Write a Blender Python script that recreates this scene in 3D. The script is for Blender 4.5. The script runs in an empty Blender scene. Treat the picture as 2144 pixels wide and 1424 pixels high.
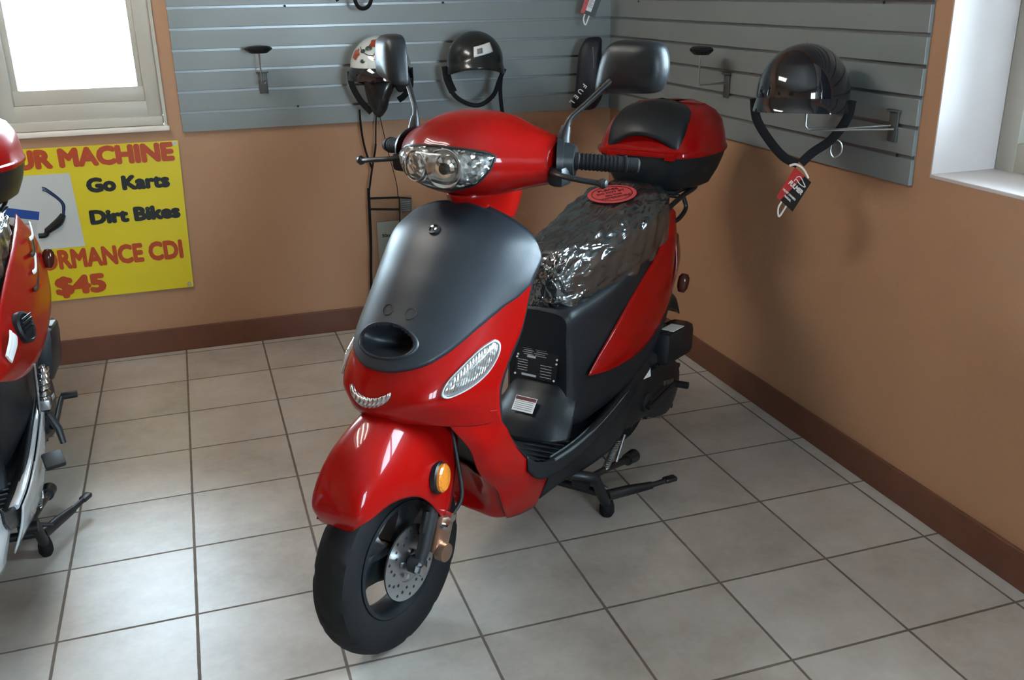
import bpy, bmesh, math, random
import numpy as np
from mathutils import Vector, Matrix
random.seed(7)
R_ = math.radians
SC = bpy.context.scene
COL = SC.collection
# ------------------------------------------------------------------ camera
cam_d = bpy.data.cameras.new('camera'); cam = bpy.data.objects.new('camera', cam_d); COL.objects.link(cam)
cam_d.sensor_fit = 'HORIZONTAL'; cam_d.sensor_width = 36.0; cam_d.lens = 1990.02/2144*36.0; cam_d.clip_start = .05; cam_d.clip_end = 200
CR = ((0.9478485, -0.3183195, -0.0159985), (-0.1248567, -0.3246603, -0.9375535), (0.2932475, 0.8906561, -0.3474731))   # rows: right, down, forward
m = Matrix(((CR[0][0], -CR[1][0], -CR[2][0]), (CR[0][1], -CR[1][1], -CR[2][1]), (CR[0][2], -CR[1][2], -CR[2][2]))).to_4x4()
m.translation = (-1.762, -3.931, 1.389)
cam.matrix_world = m
SC.camera = cam
# ------------------------------------------------------------------ exposure, sky, lights
SC.view_settings.view_transform = 'Standard'; SC.view_settings.look = 'None'; SC.view_settings.gamma = 1.0; SC.view_settings.use_curve_mapping = False
SC.view_settings.exposure = 0.47
world = bpy.data.worlds.new('sky'); SC.world = world; world.use_nodes = True
bg = world.node_tree.nodes['Background']; bg.inputs['Color'].default_value = (.68, .85, 1.0, 1); bg.inputs['Strength'].default_value = 39.
def area(name, loc, look, sx, sy, power, col=(1, 1, 1), portal=False):
    d = bpy.data.lights.new(name, 'AREA'); d.shape = 'RECTANGLE'; d.size = sx; d.size_y = sy; d.energy = power; d.color = col
    o = bpy.data.objects.new(name, d); COL.objects.link(o); o.location = loc
    o.rotation_euler = Vector(look).to_track_quat('-Z', 'Y').to_euler()
    if portal: d.cycles.is_portal = True
    return o
# daylight enters by the three windows of the room (portals only guide the sampling of the sky)
area('portal_back', (-2.135, .16, 1.33), (0, -1, 0), .58, .82, 1, portal=True)
area('portal_right', (.30, -3.05, 1.57), (-1, 0, 0), 2.1, 1.3, 1, portal=True)
area('portal_front', (-.65, -6.56, 1.5), (0, 1, 0), 1.0, 1.3, 1, portal=True)
# ------------------------------------------------------------------ materials
def mat(name, col, rough=.5, metal=0., coat=0., spec=.5, bump=0., bscale=60., var=0., vscale=8., trans=0., ior=1.45, emit=None, es=0., sheen=0.):
    M = bpy.data.materials.new(name); M.use_nodes = True; nt = M.node_tree; b = nt.nodes['Principled BSDF']
    b.inputs['Base Color'].default_value = (*col, 1); b.inputs['Roughness'].default_value = rough; b.inputs['Metallic'].default_value = metal
    b.inputs['Coat Weight'].default_value = coat; b.inputs['Coat Roughness'].default_value = .04
    b.inputs['Specular IOR Level'].default_value = spec; b.inputs['IOR'].default_value = ior; b.inputs['Transmission Weight'].default_value = trans
    if sheen: b.inputs['Sheen Weight'].default_value = sheen
    if emit: b.inputs['Emission Color'].default_value = (*emit, 1); b.inputs['Emission Strength'].default_value = es
    tc = nt.nodes.new('ShaderNodeTexCoord')
    if var:
        n = nt.nodes.new('ShaderNodeTexNoise'); n.inputs['Scale'].default_value = vscale; n.inputs['Detail'].default_value = 4
        nt.links.new(tc.outputs['Object'], n.inputs['Vector'])
        mx = nt.nodes.new('ShaderNodeMix'); mx.data_type = 'RGBA'
        mx.inputs[6].default_value = (*[c*(1-var) for c in col], 1); mx.inputs[7].default_value = (*[min(1, c*(1+var)) for c in col], 1)
        nt.links.new(n.outputs['Fac'], mx.inputs[0]); nt.links.new(mx.outputs[2], b.inputs['Base Color'])
    if bump:
        n = nt.nodes.new('ShaderNodeTexNoise'); n.inputs['Scale'].default_value = bscale; n.inputs['Detail'].default_value = 3
        nt.links.new(tc.outputs['Object'], n.inputs['Vector'])
        bp = nt.nodes.new('ShaderNodeBump'); bp.inputs['Strength'].default_value = bump; bp.inputs['Distance'].default_value = .004
        nt.links.new(n.outputs['Fac'], bp.inputs['Height']); nt.links.new(bp.outputs['Normal'], b.inputs['Normal'])
    return M
RED = mat('red_paint', (.235, .0022, .0015), .3, coat=.42, spec=.08)
BLK = mat('black_plastic', (.009, .011, .013), .40, spec=.38, bump=.08, bscale=300)
GLOSSBLK = mat('gloss_black', (.005, .005, .008), .08, coat=1.)
DARK = mat('charcoal_panel', (.014, .018, .023), .40, spec=.42, bump=.05, bscale=500)
RUB = mat('rubber', (.006, .006, .0065), .7, spec=.25, bump=.15, bscale=200)
TRIM = mat('edge_trim', (.10, .12, .13), .25, spec=.8)
MATTE = mat('matte_black', (.010, .010, .011), .6)
CHROME = mat('chrome', (.75, .76, .77), .12, metal=1.)
STEEL = mat('steel', (.45, .46, .47), .32, metal=1., bump=.05, bscale=150)
BRONZE = mat('bronze_caliper', (.50, .33, .24), .38, metal=1.)
BMETAL = mat('black_metal', (.010, .010, .011), .42)
WHITE = mat('white_print', (.72, .72, .70), .5)
GREYP = mat('pale_grey_paint', (.42, .43, .44), .25, coat=.6)
SEATM = mat('seat_vinyl', (.012, .014, .018), .42, bump=.15, bscale=250)
AMBER = mat('amber_lens', (.62, .20, .02), .15, coat=.6, bump=.8, bscale=260)
SMOKE = mat('smoked_lens', (.09, .02, .012), .14, coat=.6)
TAILR = mat('tail_lens', (.16, .012, .01), .10, coat=1., bump=.9, bscale=240)
MAROON = mat('maroon_print', (.10, .008, .012), .5); GREYT2 = mat('grey_print', (.16, .16, .16), .5); STICK = mat('pink_red_sticker', (.50, .06, .06), .45)
GOLD = mat('gold_print', (.75, .62, .12), .35); GREEN = mat('green_print', (.05, .22, .03), .35)
GREYT = mat('label_grey', (.45, .46, .46), .5)
def lens_mat(name, sc, axis=(1, 0, 0)):
    """clear ribbed lamp lens over a silvered reflector"""
    M = bpy.data.materials.new(name); M.use_nodes = True; nt = M.node_tree; b = nt.nodes['Principled BSDF']
    b.inputs['Base Color'].default_value = (.50, .52, .52, 1); b.inputs['Metallic'].default_value = .85; b.inputs['Roughness'].default_value = .14
    b.inputs['Coat Weight'].default_value = 1.; b.inputs['Coat Roughness'].default_value = .03
    tc = nt.nodes.new('ShaderNodeTexCoord'); mp = nt.nodes.new('ShaderNodeMapping'); mp.inputs['Rotation'].default_value = axis
    nt.links.new(tc.outputs['Object'], mp.inputs['Vector'])
    w = nt.nodes.new('ShaderNodeTexWave'); w.inputs['Scale'].default_value = sc; w.inputs['Distortion'].default_value = .4
    v = nt.nodes.new('ShaderNodeTexVoronoi'); v.inputs['Scale'].default_value = sc*1.3
    nt.links.new(mp.outputs['Vector'], w.inputs['Vector']); nt.links.new(mp.outputs['Vector'], v.inputs['Vector'])
    ad = nt.nodes.new('ShaderNodeMath'); ad.operation = 'MULTIPLY_ADD'; ad.inputs[1].default_value = .6
    nt.links.new(v.outputs['Distance'], ad.inputs[0]); nt.links.new(w.outputs['Fac'], ad.inputs[2])
    bp = nt.nodes.new('ShaderNodeBump'); bp.inputs['Strength'].default_value = .55; bp.inputs['Distance'].default_value = .004
    nt.links.new(ad.outputs[0], bp.inputs['Height']); nt.links.new(bp.outputs['Normal'], b.inputs['Normal'])
    return M
LENS = lens_mat('ribbed_lens', 55, (.4, .2, .7))
def facet_mat():
    """silvered reflector pressed into small facets"""
    M = mat('faceted_reflector', (.80, .82, .82), .22, metal=.8); nt = M.node_tree; b = nt.nodes['Principled BSDF']
    tc = nt.nodes['Texture Coordinate']; v = nt.nodes.new('ShaderNodeTexVoronoi'); v.inputs['Scale'].default_value = 130; nt.links.new(tc.outputs['Object'], v.inputs['Vector'])
    def vm(op, x, y):
        n = nt.nodes.new('ShaderNodeVectorMath'); n.operation = op
        for i, k in enumerate((x, y)):
            if k is None: continue
            if isinstance(k, tuple): n.inputs[i].default_value = k
            else: nt.links.new(k, n.inputs[i])
        return n.outputs[0]
    g = nt.nodes.new('ShaderNodeNewGeometry')
    nr = vm('NORMALIZE', vm('ADD', g.outputs['Normal'], vm('MULTIPLY', vm('SUBTRACT', v.outputs['Color'], (.5, .5, .5)), (1.5, 1.5, 1.5))), None)
    nt.links.new(nr, b.inputs['Normal']); return M
REFL = facet_mat(); BOWL = mat('silvered_bowl', (.78, .80, .80), .17, metal=.9, bump=.35, bscale=45)
def film_mat():
    """thin crumpled clear plastic film"""
    M = bpy.data.materials.new('clear_film'); M.use_nodes = True; nt = M.node_tree; nt.nodes.clear()
    out = nt.nodes.new('ShaderNodeOutputMaterial'); tr = nt.nodes.new('ShaderNodeBsdfTransparent'); tr.inputs[0].default_value = (.93, .96, .96, 1)
    gl = nt.nodes.new('ShaderNodeBsdfGlossy'); gl.inputs['Roughness'].default_value = .16; gl.inputs['Color'].default_value = (.92, .97, .97, 1)
    fr = nt.nodes.new('ShaderNodeFresnel'); fr.inputs['IOR'].default_value = 2.0
    tc = nt.nodes.new('ShaderNodeTexCoord'); mp = nt.nodes.new('ShaderNodeMapping'); mp.inputs['Rotation'].default_value = (.2, .9, .5); mp.inputs['Scale'].default_value = (.55, 2.4, 2.0)
    nt.links.new(tc.outputs['Object'], mp.inputs['Vector'])
    n1 = nt.nodes.new('ShaderNodeTexNoise'); n1.inputs['Scale'].default_value = 11; n1.inputs['Detail'].default_value = 6; n1.inputs['Distortion'].default_value = 1.6
    n1.noise_type = 'RIDGED_MULTIFRACTAL'
    n2 = nt.nodes.new('ShaderNodeTexVoronoi'); n2.feature = 'DISTANCE_TO_EDGE'; n2.inputs['Scale'].default_value = 13
    nt.links.new(mp.outputs['Vector'], n1.inputs['Vector']); nt.links.new(mp.outputs['Vector'], n2.inputs['Vector'])
    ad = nt.nodes.new('ShaderNodeMath'); ad.operation = 'MULTIPLY_ADD'; ad.inputs[1].default_value = .9
    nt.links.new(n2.outputs['Distance'], ad.inputs[0]); nt.links.new(n1.outputs['Fac'], ad.inputs[2])
    bp = nt.nodes.new('ShaderNodeBump'); bp.inputs['Strength'].default_value = .9; bp.inputs['Distance'].default_value = .011
    nt.links.new(ad.outputs[0], bp.inputs['Height'])
    nt.links.new(bp.outputs['Normal'], gl.inputs['Normal']); nt.links.new(bp.outputs['Normal'], fr.inputs['Normal'])
    df = nt.nodes.new('ShaderNodeBsdfDiffuse'); df.inputs['Color'].default_value = (.8, .86, .86, 1); nt.links.new(bp.outputs['Normal'], df.inputs['Normal'])
    m0 = nt.nodes.new('ShaderNodeMixShader'); m0.inputs[0].default_value = .02; nt.links.new(tr.outputs[0], m0.inputs[1]); nt.links.new(df.outputs[0], m0.inputs[2])
    ml = nt.nodes.new('ShaderNodeMath'); ml.operation = 'MULTIPLY_ADD'; ml.inputs[1].default_value = 1.; ml.inputs[2].default_value = .11; ml.use_clamp = True; nt.links.new(fr.outputs[0], ml.inputs[0])
    mx = nt.nodes.new('ShaderNodeMixShader'); nt.links.new(ml.outputs[0], mx.inputs[0]); nt.links.new(m0.outputs[0], mx.inputs[1]); nt.links.new(gl.outputs[0], mx.inputs[2])
    nt.links.new(mx.outputs[0], out.inputs[0])
    return M
FILM = film_mat()
def glass_mat(name, tint=(1, 1, 1), rough=.02, ior=1.45):
    M = bpy.data.materials.new(name); M.use_nodes = True; nt = M.node_tree; nt.nodes.clear()
    out = nt.nodes.new('ShaderNodeOutputMaterial'); tr = nt.nodes.new('ShaderNodeBsdfTransparent'); tr.inputs[0].default_value = (*tint, 1)
    gl = nt.nodes.new('ShaderNodeBsdfGlossy'); gl.inputs['Roughness'].default_value = rough
    fr = nt.nodes.new('ShaderNodeFresnel'); fr.inputs['IOR'].default_value = ior
    mx = nt.nodes.new('ShaderNodeMixShader'); nt.links.new(fr.outputs[0], mx.inputs[0]); nt.links.new(tr.outputs[0], mx.inputs[1]); nt.links.new(gl.outputs[0], mx.inputs[2])
    nt.links.new(mx.outputs[0], out.inputs[0]); return M
PANE = glass_mat('window_glass', (.95, .98, .98)); CLEAR = glass_mat('clear_lens', (.97, .98, .98)); POUCH = glass_mat('clear_vinyl', (.93, .93, .91), .2)
# ------------------------------------------------------------------ mesh helpers
class MB:
    """collects shapes into one mesh; each shape may name its own material"""
    def __init__(s): s.V = []; s.F = []; s.I = []; s.mats = []
    def _m(s, m):
        if m is None: return -1
        if m not in s.mats: s.mats.append(m)
        return s.mats.index(m)
    def add(s, V, F, m=None):
        o = len(s.V); k = s._m(m); s.V += [tuple(map(float, v)) for v in V]
        s.F += [tuple(i+o for i in f) for f in F]; s.I += [k]*len(F); return s
    def grid(s, P, m=None, wrap_u=False, wrap_v=False, flip=False):
        nu, nv = len(P), len(P[0]); V = [p for r in P for p in r]; F = []
        for i in range(nu-(0 if wrap_u else 1)):
            for j in range(nv-(0 if wrap_v else 1)):
                a, b = i*nv+j, i*nv+(j+1) % nv; c, d = ((i+1) % nu)*nv+(j+1) % nv, ((i+1) % nu)*nv+j
                F.append((a, d, c, b) if flip else (a, b, c, d))
        return s.add(V, F, m)
    def loft(s, rings, m=None, caps=True):
        n = len(rings[0]); s.grid(rings, m, wrap_v=True)
        if caps:
            for r, rev in ((rings[0], True), (rings[-1], False)):
                c = np.mean(np.array(r, float), 0); V = list(r)+[c]
                s.add(V, [((i+1) % n, i, n) if rev else (i, (i+1) % n, n) for i in range(n)], m)
        return s
    def tube(s, pts, r, m=None, n=10, ref=None, sm=0, caps=True):
        """r: radius, list of radii, or (a, b) half-sizes across / along ref"""
        P = np.array(pts, float)
        if sm:
            u = np.linspace(0, len(P)-1, sm); 
            if isinstance(r, list): rr = [float(cr(np.array(r, float)[:, None], x)[0]) for x in u]
            P = np.array([cr(P, x) for x in u]); r = rr if isinstance(r, list) else r
        T = np.gradient(P, axis=0); T /= np.linalg.norm(T, axis=1)[:, None]+1e-12
        up = np.array(ref if ref is not None else ((0, 0, 1) if abs(T[0][2]) < .9 else (1, 0, 0)), float)
        rings = []
        for k in range(len(P)):
            sd = np.cross(T[k], up); sd /= np.linalg.norm(sd)+1e-12; nn = np.cross(sd, T[k])
            if ref is None: up = nn
            a, b = (r if isinstance(r, tuple) else ((r[k], r[k]) if isinstance(r, list) else (r, r)))
            rings.append([P[k]+a*math.cos(t)*sd+b*math.sin(t)*nn for t in np.linspace(0, 2*math.pi, n, endpoint=False)])
        return s.loft(rings, m, caps)
    def cyl(s, a, b, r0, r1=None, m=None, n=24): return s.tube([a, b], [r0, r0 if r1 is None else r1], m, n)
    def lathe(s, prof, c, ax, m=None, n=40, caps=False, ph=None):
        """prof: (radius, height along ax)"""
        ax = np.array(ax, float)/np.linalg.norm(ax); u = np.cross(ax, (0, 0, 1) if abs(ax[2]) < .9 else (1, 0, 0)); u /= np.linalg.norm(u); v = np.cross(ax, u); c = np.array(c, float)
        rings = [[c+h*ax+r*(math.cos(t)*u+math.sin(t)*v) for t in np.linspace(0, 2*math.pi, n, endpoint=False)] for r, h in prof]
        return s.loft(rings, m, caps)
    def box(s, c, size, r=0., rot=None, m=None, seg=2):
        bm = bmesh.new(); bmesh.ops.create_cube(bm, size=1.)
        for v in bm.verts: v.co = Vector((v.co.x*size[0], v.co.y*size[1], v.co.z*size[2]))
        if r: bmesh.ops.bevel(bm, geom=bm.edges[:], offset=min(r, min(size)*.49), segments=seg, affect='EDGES', profile=.5)
        Mx = Matrix.Identity(3) if rot is None else (rot if isinstance(rot, Matrix) else Matrix.Rotation(rot[2], 3, 'Z') @ Matrix.Rotation(rot[1], 3, 'Y') @ Matrix.Rotation(rot[0], 3, 'X'))
        bm.verts.index_update(); V = [Mx @ v.co+Vector(c) for v in bm.verts]; F = [tuple(v.index for v in f.verts) for f in bm.faces]; bm.free()
        return s.add(V, F, m)
    def plate(s, poly, th, o, ux, uy, m=None):
        """polygon (a, b) in the plane o + a*ux + b*uy, thickness th along ux x uy"""
        o, ux, uy = (np.array(x, float) for x in (o, ux, uy)); nn = np.cross(ux, uy); nn /= np.linalg.norm(nn); n = len(poly)
        A = [o+a*ux+b*uy for a, b in poly]; B = [p+nn*th for p in A]
        return s.add(A+B, [tuple(range(n))[::-1], tuple(range(n, 2*n))]+[(i, (i+1) % n, n+(i+1) % n, n+i) for i in range(n)], m)
    def build(s, name, m, parent=None, smooth=35, solid=0., sub=0, ref=None):
        me = bpy.data.meshes.new(name); me.from_pydata(s.V, [], s.F)
        for x in [m]+s.mats: me.materials.append(x)
        if s.mats: me.polygons.foreach_set('material_index', [k+1 for k in s.I])
        bm = bmesh.new(); bm.from_mesh(me); bmesh.ops.remove_doubles(bm, verts=bm.verts, dist=1e-6); bm.normal_update()
        if not solid: bmesh.ops.recalc_face_normals(bm, faces=bm.faces)
        if solid and ref is not None:       # make the faces look away from ref, so that the thickness grows inward
            rv = Vector(ref)
            if sum(f.normal.dot(f.calc_center_median()-rv)*f.calc_area() for f in bm.faces) < 0: bmesh.ops.reverse_faces(bm, faces=bm.faces)
        bm.to_mesh(me); bm.free()
        if smooth:
            me.polygons.foreach_set('use_smooth', [True]*len(me.polygons)); me.set_sharp_from_angle(angle=R_(smooth))
        o = bpy.data.objects.new(name, me); COL.objects.link(o)
        if parent: o.parent = parent
        if solid:
            md = o.modifiers.new('thickness', 'SOLIDIFY'); md.thickness = abs(solid); md.offset = -1 if solid > 0 else 1
        if sub:
            md = o.modifiers.new('sub', 'SUBSURF'); md.levels = sub; md.render_levels = sub
        me.update(); return o
def tag(o, label=None, cat=None, group=None, kind=None):
    for k, v in (('label', label), ('category', cat), ('group', group), ('kind', kind)):
        if v: o[k] = v
    return o
def empty(name, loc=(0, 0, 0), rz=0., rot=None):
    o = bpy.data.objects.new(name, None); COL.objects.link(o); o.location = loc
    o.rotation_euler = rot if rot else (0, 0, rz); o.empty_display_size = .1; return o
def text(name, body, size, mt, o, ux, uy, parent=None, bold=0., align='LEFT', th=.0006, width=None, shear=0.):
    """lettering laid in the plane o + a*ux + b*uy as a thin mesh"""
    c = bpy.data.curves.new(name, 'FONT'); c.body = body; c.size = size; c.extrude = th; c.align_x = align; c.resolution_u = 3; c.shear = shear
    t = bpy.data.objects.new(name, c); COL.objects.link(t)
    me = bpy.data.meshes.new_from_object(t.evaluated_get(bpy.context.evaluated_depsgraph_get())); bpy.data.objects.remove(t); bpy.data.curves.remove(c)
    if bold:      # heavier strokes: the outline repeated around itself in one mesh
        V = [v.co.copy() for v in me.vertices]; Fc = [tuple(p.vertices) for p in me.polygons]; n = len(V); V2, F2 = [], []
        for q in range(8):
            d = Vector((bold*math.cos(q*math.pi/4), bold*math.sin(q*math.pi/4), .00002*q)); V2 += [tuple(v+d) for v in V]; F2 += [tuple(i+q*n for i in f) for f in Fc]
        me = bpy.data.meshes.new(name); me.from_pydata(V2, [], F2)
    xs = [v.co.x for v in me.vertices]; k = 1.
    if width: k = width/(max(xs)-min(xs)); x0 = min(xs) if align == 'LEFT' else (max(xs) if align == 'RIGHT' else (max(xs)+min(xs))/2)
    else: x0 = 0.
    ux, uy = Vector(ux).normalized(), Vector(uy).normalized(); nn = ux.cross(uy); o = Vector(o)
    for v in me.vertices: v.co = o+ux*((v.co.x-x0)*k)+uy*v.co.y+nn*v.co.z
    me.name = name; me.materials.clear(); me.materials.append(mt)
    ob = bpy.data.objects.new(name, me); COL.objects.link(ob)
    if parent: ob.parent = parent
    return ob
def crw(f):
    return np.array([-.5*f+f*f-.5*f**3, 1-2.5*f*f+1.5*f**3, .5*f+2*f*f-1.5*f**3, -.5*f*f+.5*f**3])
def cr(P, u):
    """Catmull-Rom through control points P (n,d) at index position u, ends extrapolated."""
    P = np.asarray(P, float); n = len(P)
    u = min(max(u, 0.), n-1.); i = min(int(u), n-2); f = u-i
    g = lambda k: P[k] if 0 <= k < n else (2*P[0]-P[1] if k < 0 else 2*P[-1]-P[-2])
    w = crw(f)
    return w[0]*g(i-1)+w[1]*g(i)+w[2]*g(i+1)+w[3]*g(i+2)
class Surf:
    """Left half given as rows (down) x columns (centre to edge) of (y, x, z); mirrored about y=0."""
    def __init__(s, rows):
        R = []
        for r in rows:
            r = [np.array((x, y, z)) for (y, x, z) in r]
            m = [np.array((p[0], -p[1], p[2])) for p in r[:0:-1]]
            R.append(m+r)
        s.R = np.array(R); s.nc = len(rows[0])-1; s.nr = len(rows)-1
    def P(s, a, t):
        u = (a+1)*s.nc
        return cr(np.array([cr(r, u) for r in s.R]), t*s.nr)
    def N(s, a, t):
        e = 1e-3
        du = s.P(min(a+e, 1), t)-s.P(max(a-e, -1), t); dv = s.P(a, min(t+e, 1))-s.P(a, max(t-e, 0))
        n = np.cross(dv, du); return n/(np.linalg.norm(n)+1e-12)
SHIELD = [
 [(0,-.315,.945),(.05,-.313,.941),(.10,-.322,.924),(.14,-.332,.903),(.172,-.343,.877),(.190,-.345,.846)],
 [(0,-.224,.900),(.05,-.228,.897),(.10,-.242,.888),(.14,-.266,.877),(.175,-.310,.856),(.196,-.338,.830)],
 [(0,-.150,.828),(.05,-.155,.826),(.10,-.176,.820),(.14,-.210,.812),(.173,-.256,.803),(.196,-.300,.792)],
 [(0,-.087,.757),(.05,-.092,.755),(.10,-.114,.748),(.14,-.152,.738),(.170,-.207,.722),(.191,-.266,.702)],
 [(0,-.035,.700),(.05,-.040,.698),(.10,-.062,.690),(.14,-.105,.680),(.168,-.163,.665),(.186,-.224,.648)],
 [(0,.004,.648),(.05,-.001,.646),(.10,-.023,.640),(.14,-.065,.631),(.166,-.128,.616),(.181,-.192,.595)],
 [(0,.028,.606),(.05,.021,.605),(.10,-.004,.600),(.136,-.046,.592),(.162,-.115,.576),(.178,-.190,.558)],
 [(0,.034,.574),(.05,.023,.572),(.092,-.012,.564),(.128,-.060,.556),(.158,-.122,.546),(.1765,-.194,.528)],
 [(0,.012,.548),(.05,.002,.547),(.086,-.026,.541),(.122,-.070,.528),(.154,-.130,.512),(.174,-.202,.500)],
]
# ------------------------------------------------------------------ motor scooter (x forward, y to its left, z up, origin under the front axle)
def mir(P): return [(p[0], -p[1], p[2]) for p in P]
def smooth_patch(rows, nu, nv, mirror=False):
    """bicubic Catmull-Rom patch through rows of points; mirror: rows start on the centre line and are doubled"""
    R = [[np.array(p, float) for p in r] for r in rows]
    if mirror: R = [[np.array((p[0], -p[1], p[2])) for p in r[:0:-1]]+r for r in R]
    R = np.array(R); out = []
    for u in np.linspace(0, R.shape[0]-1, nu):
        row = np.array([cr(R[:, j], u) for j in range(R.shape[1])])
        out.append([cr(row, v) for v in np.linspace(0, R.shape[1]-1, nv)])
    return out
def closed_curve(pts, n):
    P = np.array(pts, float); k = len(P); Q = np.concatenate([P[-2:], P, P[:3]])
    return [cr(Q, 2+i*k/n) for i in range(n)]
def blob(mb, S, bd, off0, bulge, rings=6, n=48, m=None, rim=.004, smooth=True, pw=4):
    """a domed cover on surface S inside the boundary bd of (a, t) parameters"""
    b = closed_curve(bd, n) if smooth else [np.array(p, float) for p in bd]
    c = np.mean(b, 0); n = len(b); fr = [k/rings for k in range(1, rings+1)]
    R = [[S.P(*(c+f*(q-c)))+S.N(*(c+f*(q-c)))*(off0+bulge*(1-f**pw)) for q in b] for f in fr]
    R.append([S.P(*q)-S.N(*q)*rim for q in b])
    mb.grid(R, m, wrap_v=True); cc = S.P(*c)+S.N(*c)*(off0+bulge)
    mb.add(list(R[0])+[cc], [(i, (i+1) % n, n) for i in range(n)], m)
    return mb
def sup(cx, cz, a, b, y, n=40, e=2.6, xf=None):
    """closed superellipse in the x-z plane at lateral position y"""
    out = []
    for t in np.linspace(0, 2*math.pi, n, endpoint=False):
        c, s = math.cos(t), math.sin(t)
        out.append((cx+a*abs(c)**(2/e)*np.sign(c), y, cz+b*abs(s)**(2/e)*np.sign(s)))
    return out
def wheel(root, names, cx, cz, disc, Rm=.217, hw=.046, spoke0=6, rear=False):
    cc = np.array((cx, 0, cz)); N = 144; rings = []
    prof = [(.132, .030), (.150, .042), (.172, .0475), (.192, .046), (.203, .041), (.210, .031), (.2145, .019), (.217, .007), (.217, -.007), (.2145, -.019), (.210, -.031), (.203, -.041), (.192, -.046), (.172, -.0475), (.150, -.042), (.132, -.030)]
    for i in range(N):
        t = 2*math.pi*i/N; row = []
        for j, (r, w) in enumerate(prof):
            g = 0
            if 4 <= j <= 11:
                k = (i+(3*(j-4) if j < 8 else 3*(11-j)+6)) % 12
                if k in (0, 1) or (j in (7, 8) and k in (5,)): g = .0032
            row.append(cc+np.array(((r*Rm/.217-g)*math.cos(t), w*hw/.0475, (r*Rm/.217-g)*math.sin(t))))
        rings.append(row)
    MB().grid(rings, wrap_u=True).build(names[0], RUB, root, smooth=28)
    b = MB(); b.lathe([(.134, -.034), (.134, .034), (.127, .036), (.122, .026), (.119, .02), (.119, -.02), (.122, -.026), (.127, -.036), (.134, -.034)], cc, (0, 1, 0), n=72)
    b.lathe([(.0, .045), (.030, .045), (.042, .030), (.046, .0), (.042, -.030), (.030, -.045), (.0, -.045)], cc, (0, 1, 0), n=36)
    for k in range(3):
        a = R_(spoke0+120*k); d = np.array((math.cos(a), 0, math.sin(a))); q = np.array((-math.sin(a), 0, math.cos(a)))
        P = [cc+d*r for r in (.03, .06, .09, .122)]; ws = [.040, .034, .034, .052]; ts = [.026, .022, .018, .017]
        rg = []
        for p, w, t_ in zip(P, ws, ts):
            rg.append([p+q*w*x+np.array((0, t_*y, 0)) for x, y in ((-1, -.6), (-.7, -1), (.7, -1), (1, -.6), (1, .6), (.7, 1), (-.7, 1), (-1, .6))])
        b.loft(rg)
    b.build(names[1], BLK, root)
    if disc:
        c2 = cc+np.array((0, .052, 0)); d = MB()
        d.lathe([(.044, 0), (.086, 0), (.086, .004), (.044, .004), (.044, 0)], c2, (0, 1, 0), STEEL, 72)
        d.lathe([(.0, .0), (.05, .001), (.05, -.010), (0, -.012)], c2, (0, 1, 0), STEEL, 36)
        for k in range(5):
            a = R_(20+72*k); d.cyl(c2+np.array((.030*math.cos(a), .004, .030*math.sin(a))), c2+np.array((.030*math.cos(a), .010, .030*math.sin(a))), .006, m=CHROME, n=8)
        for k in range(30):
            a = R_(12*k); r = (.056, .066, .076)[k % 3]; p = c2+np.array((r*math.cos(a), .0035, r*math.sin(a)))
            d.cyl(p, p+np.array((0, .0012, 0)), .0034, m=BMETAL, n=8)
        d.build('brake_disc', STEEL, root)
CEN = (-.6, 0, .45)
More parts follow.
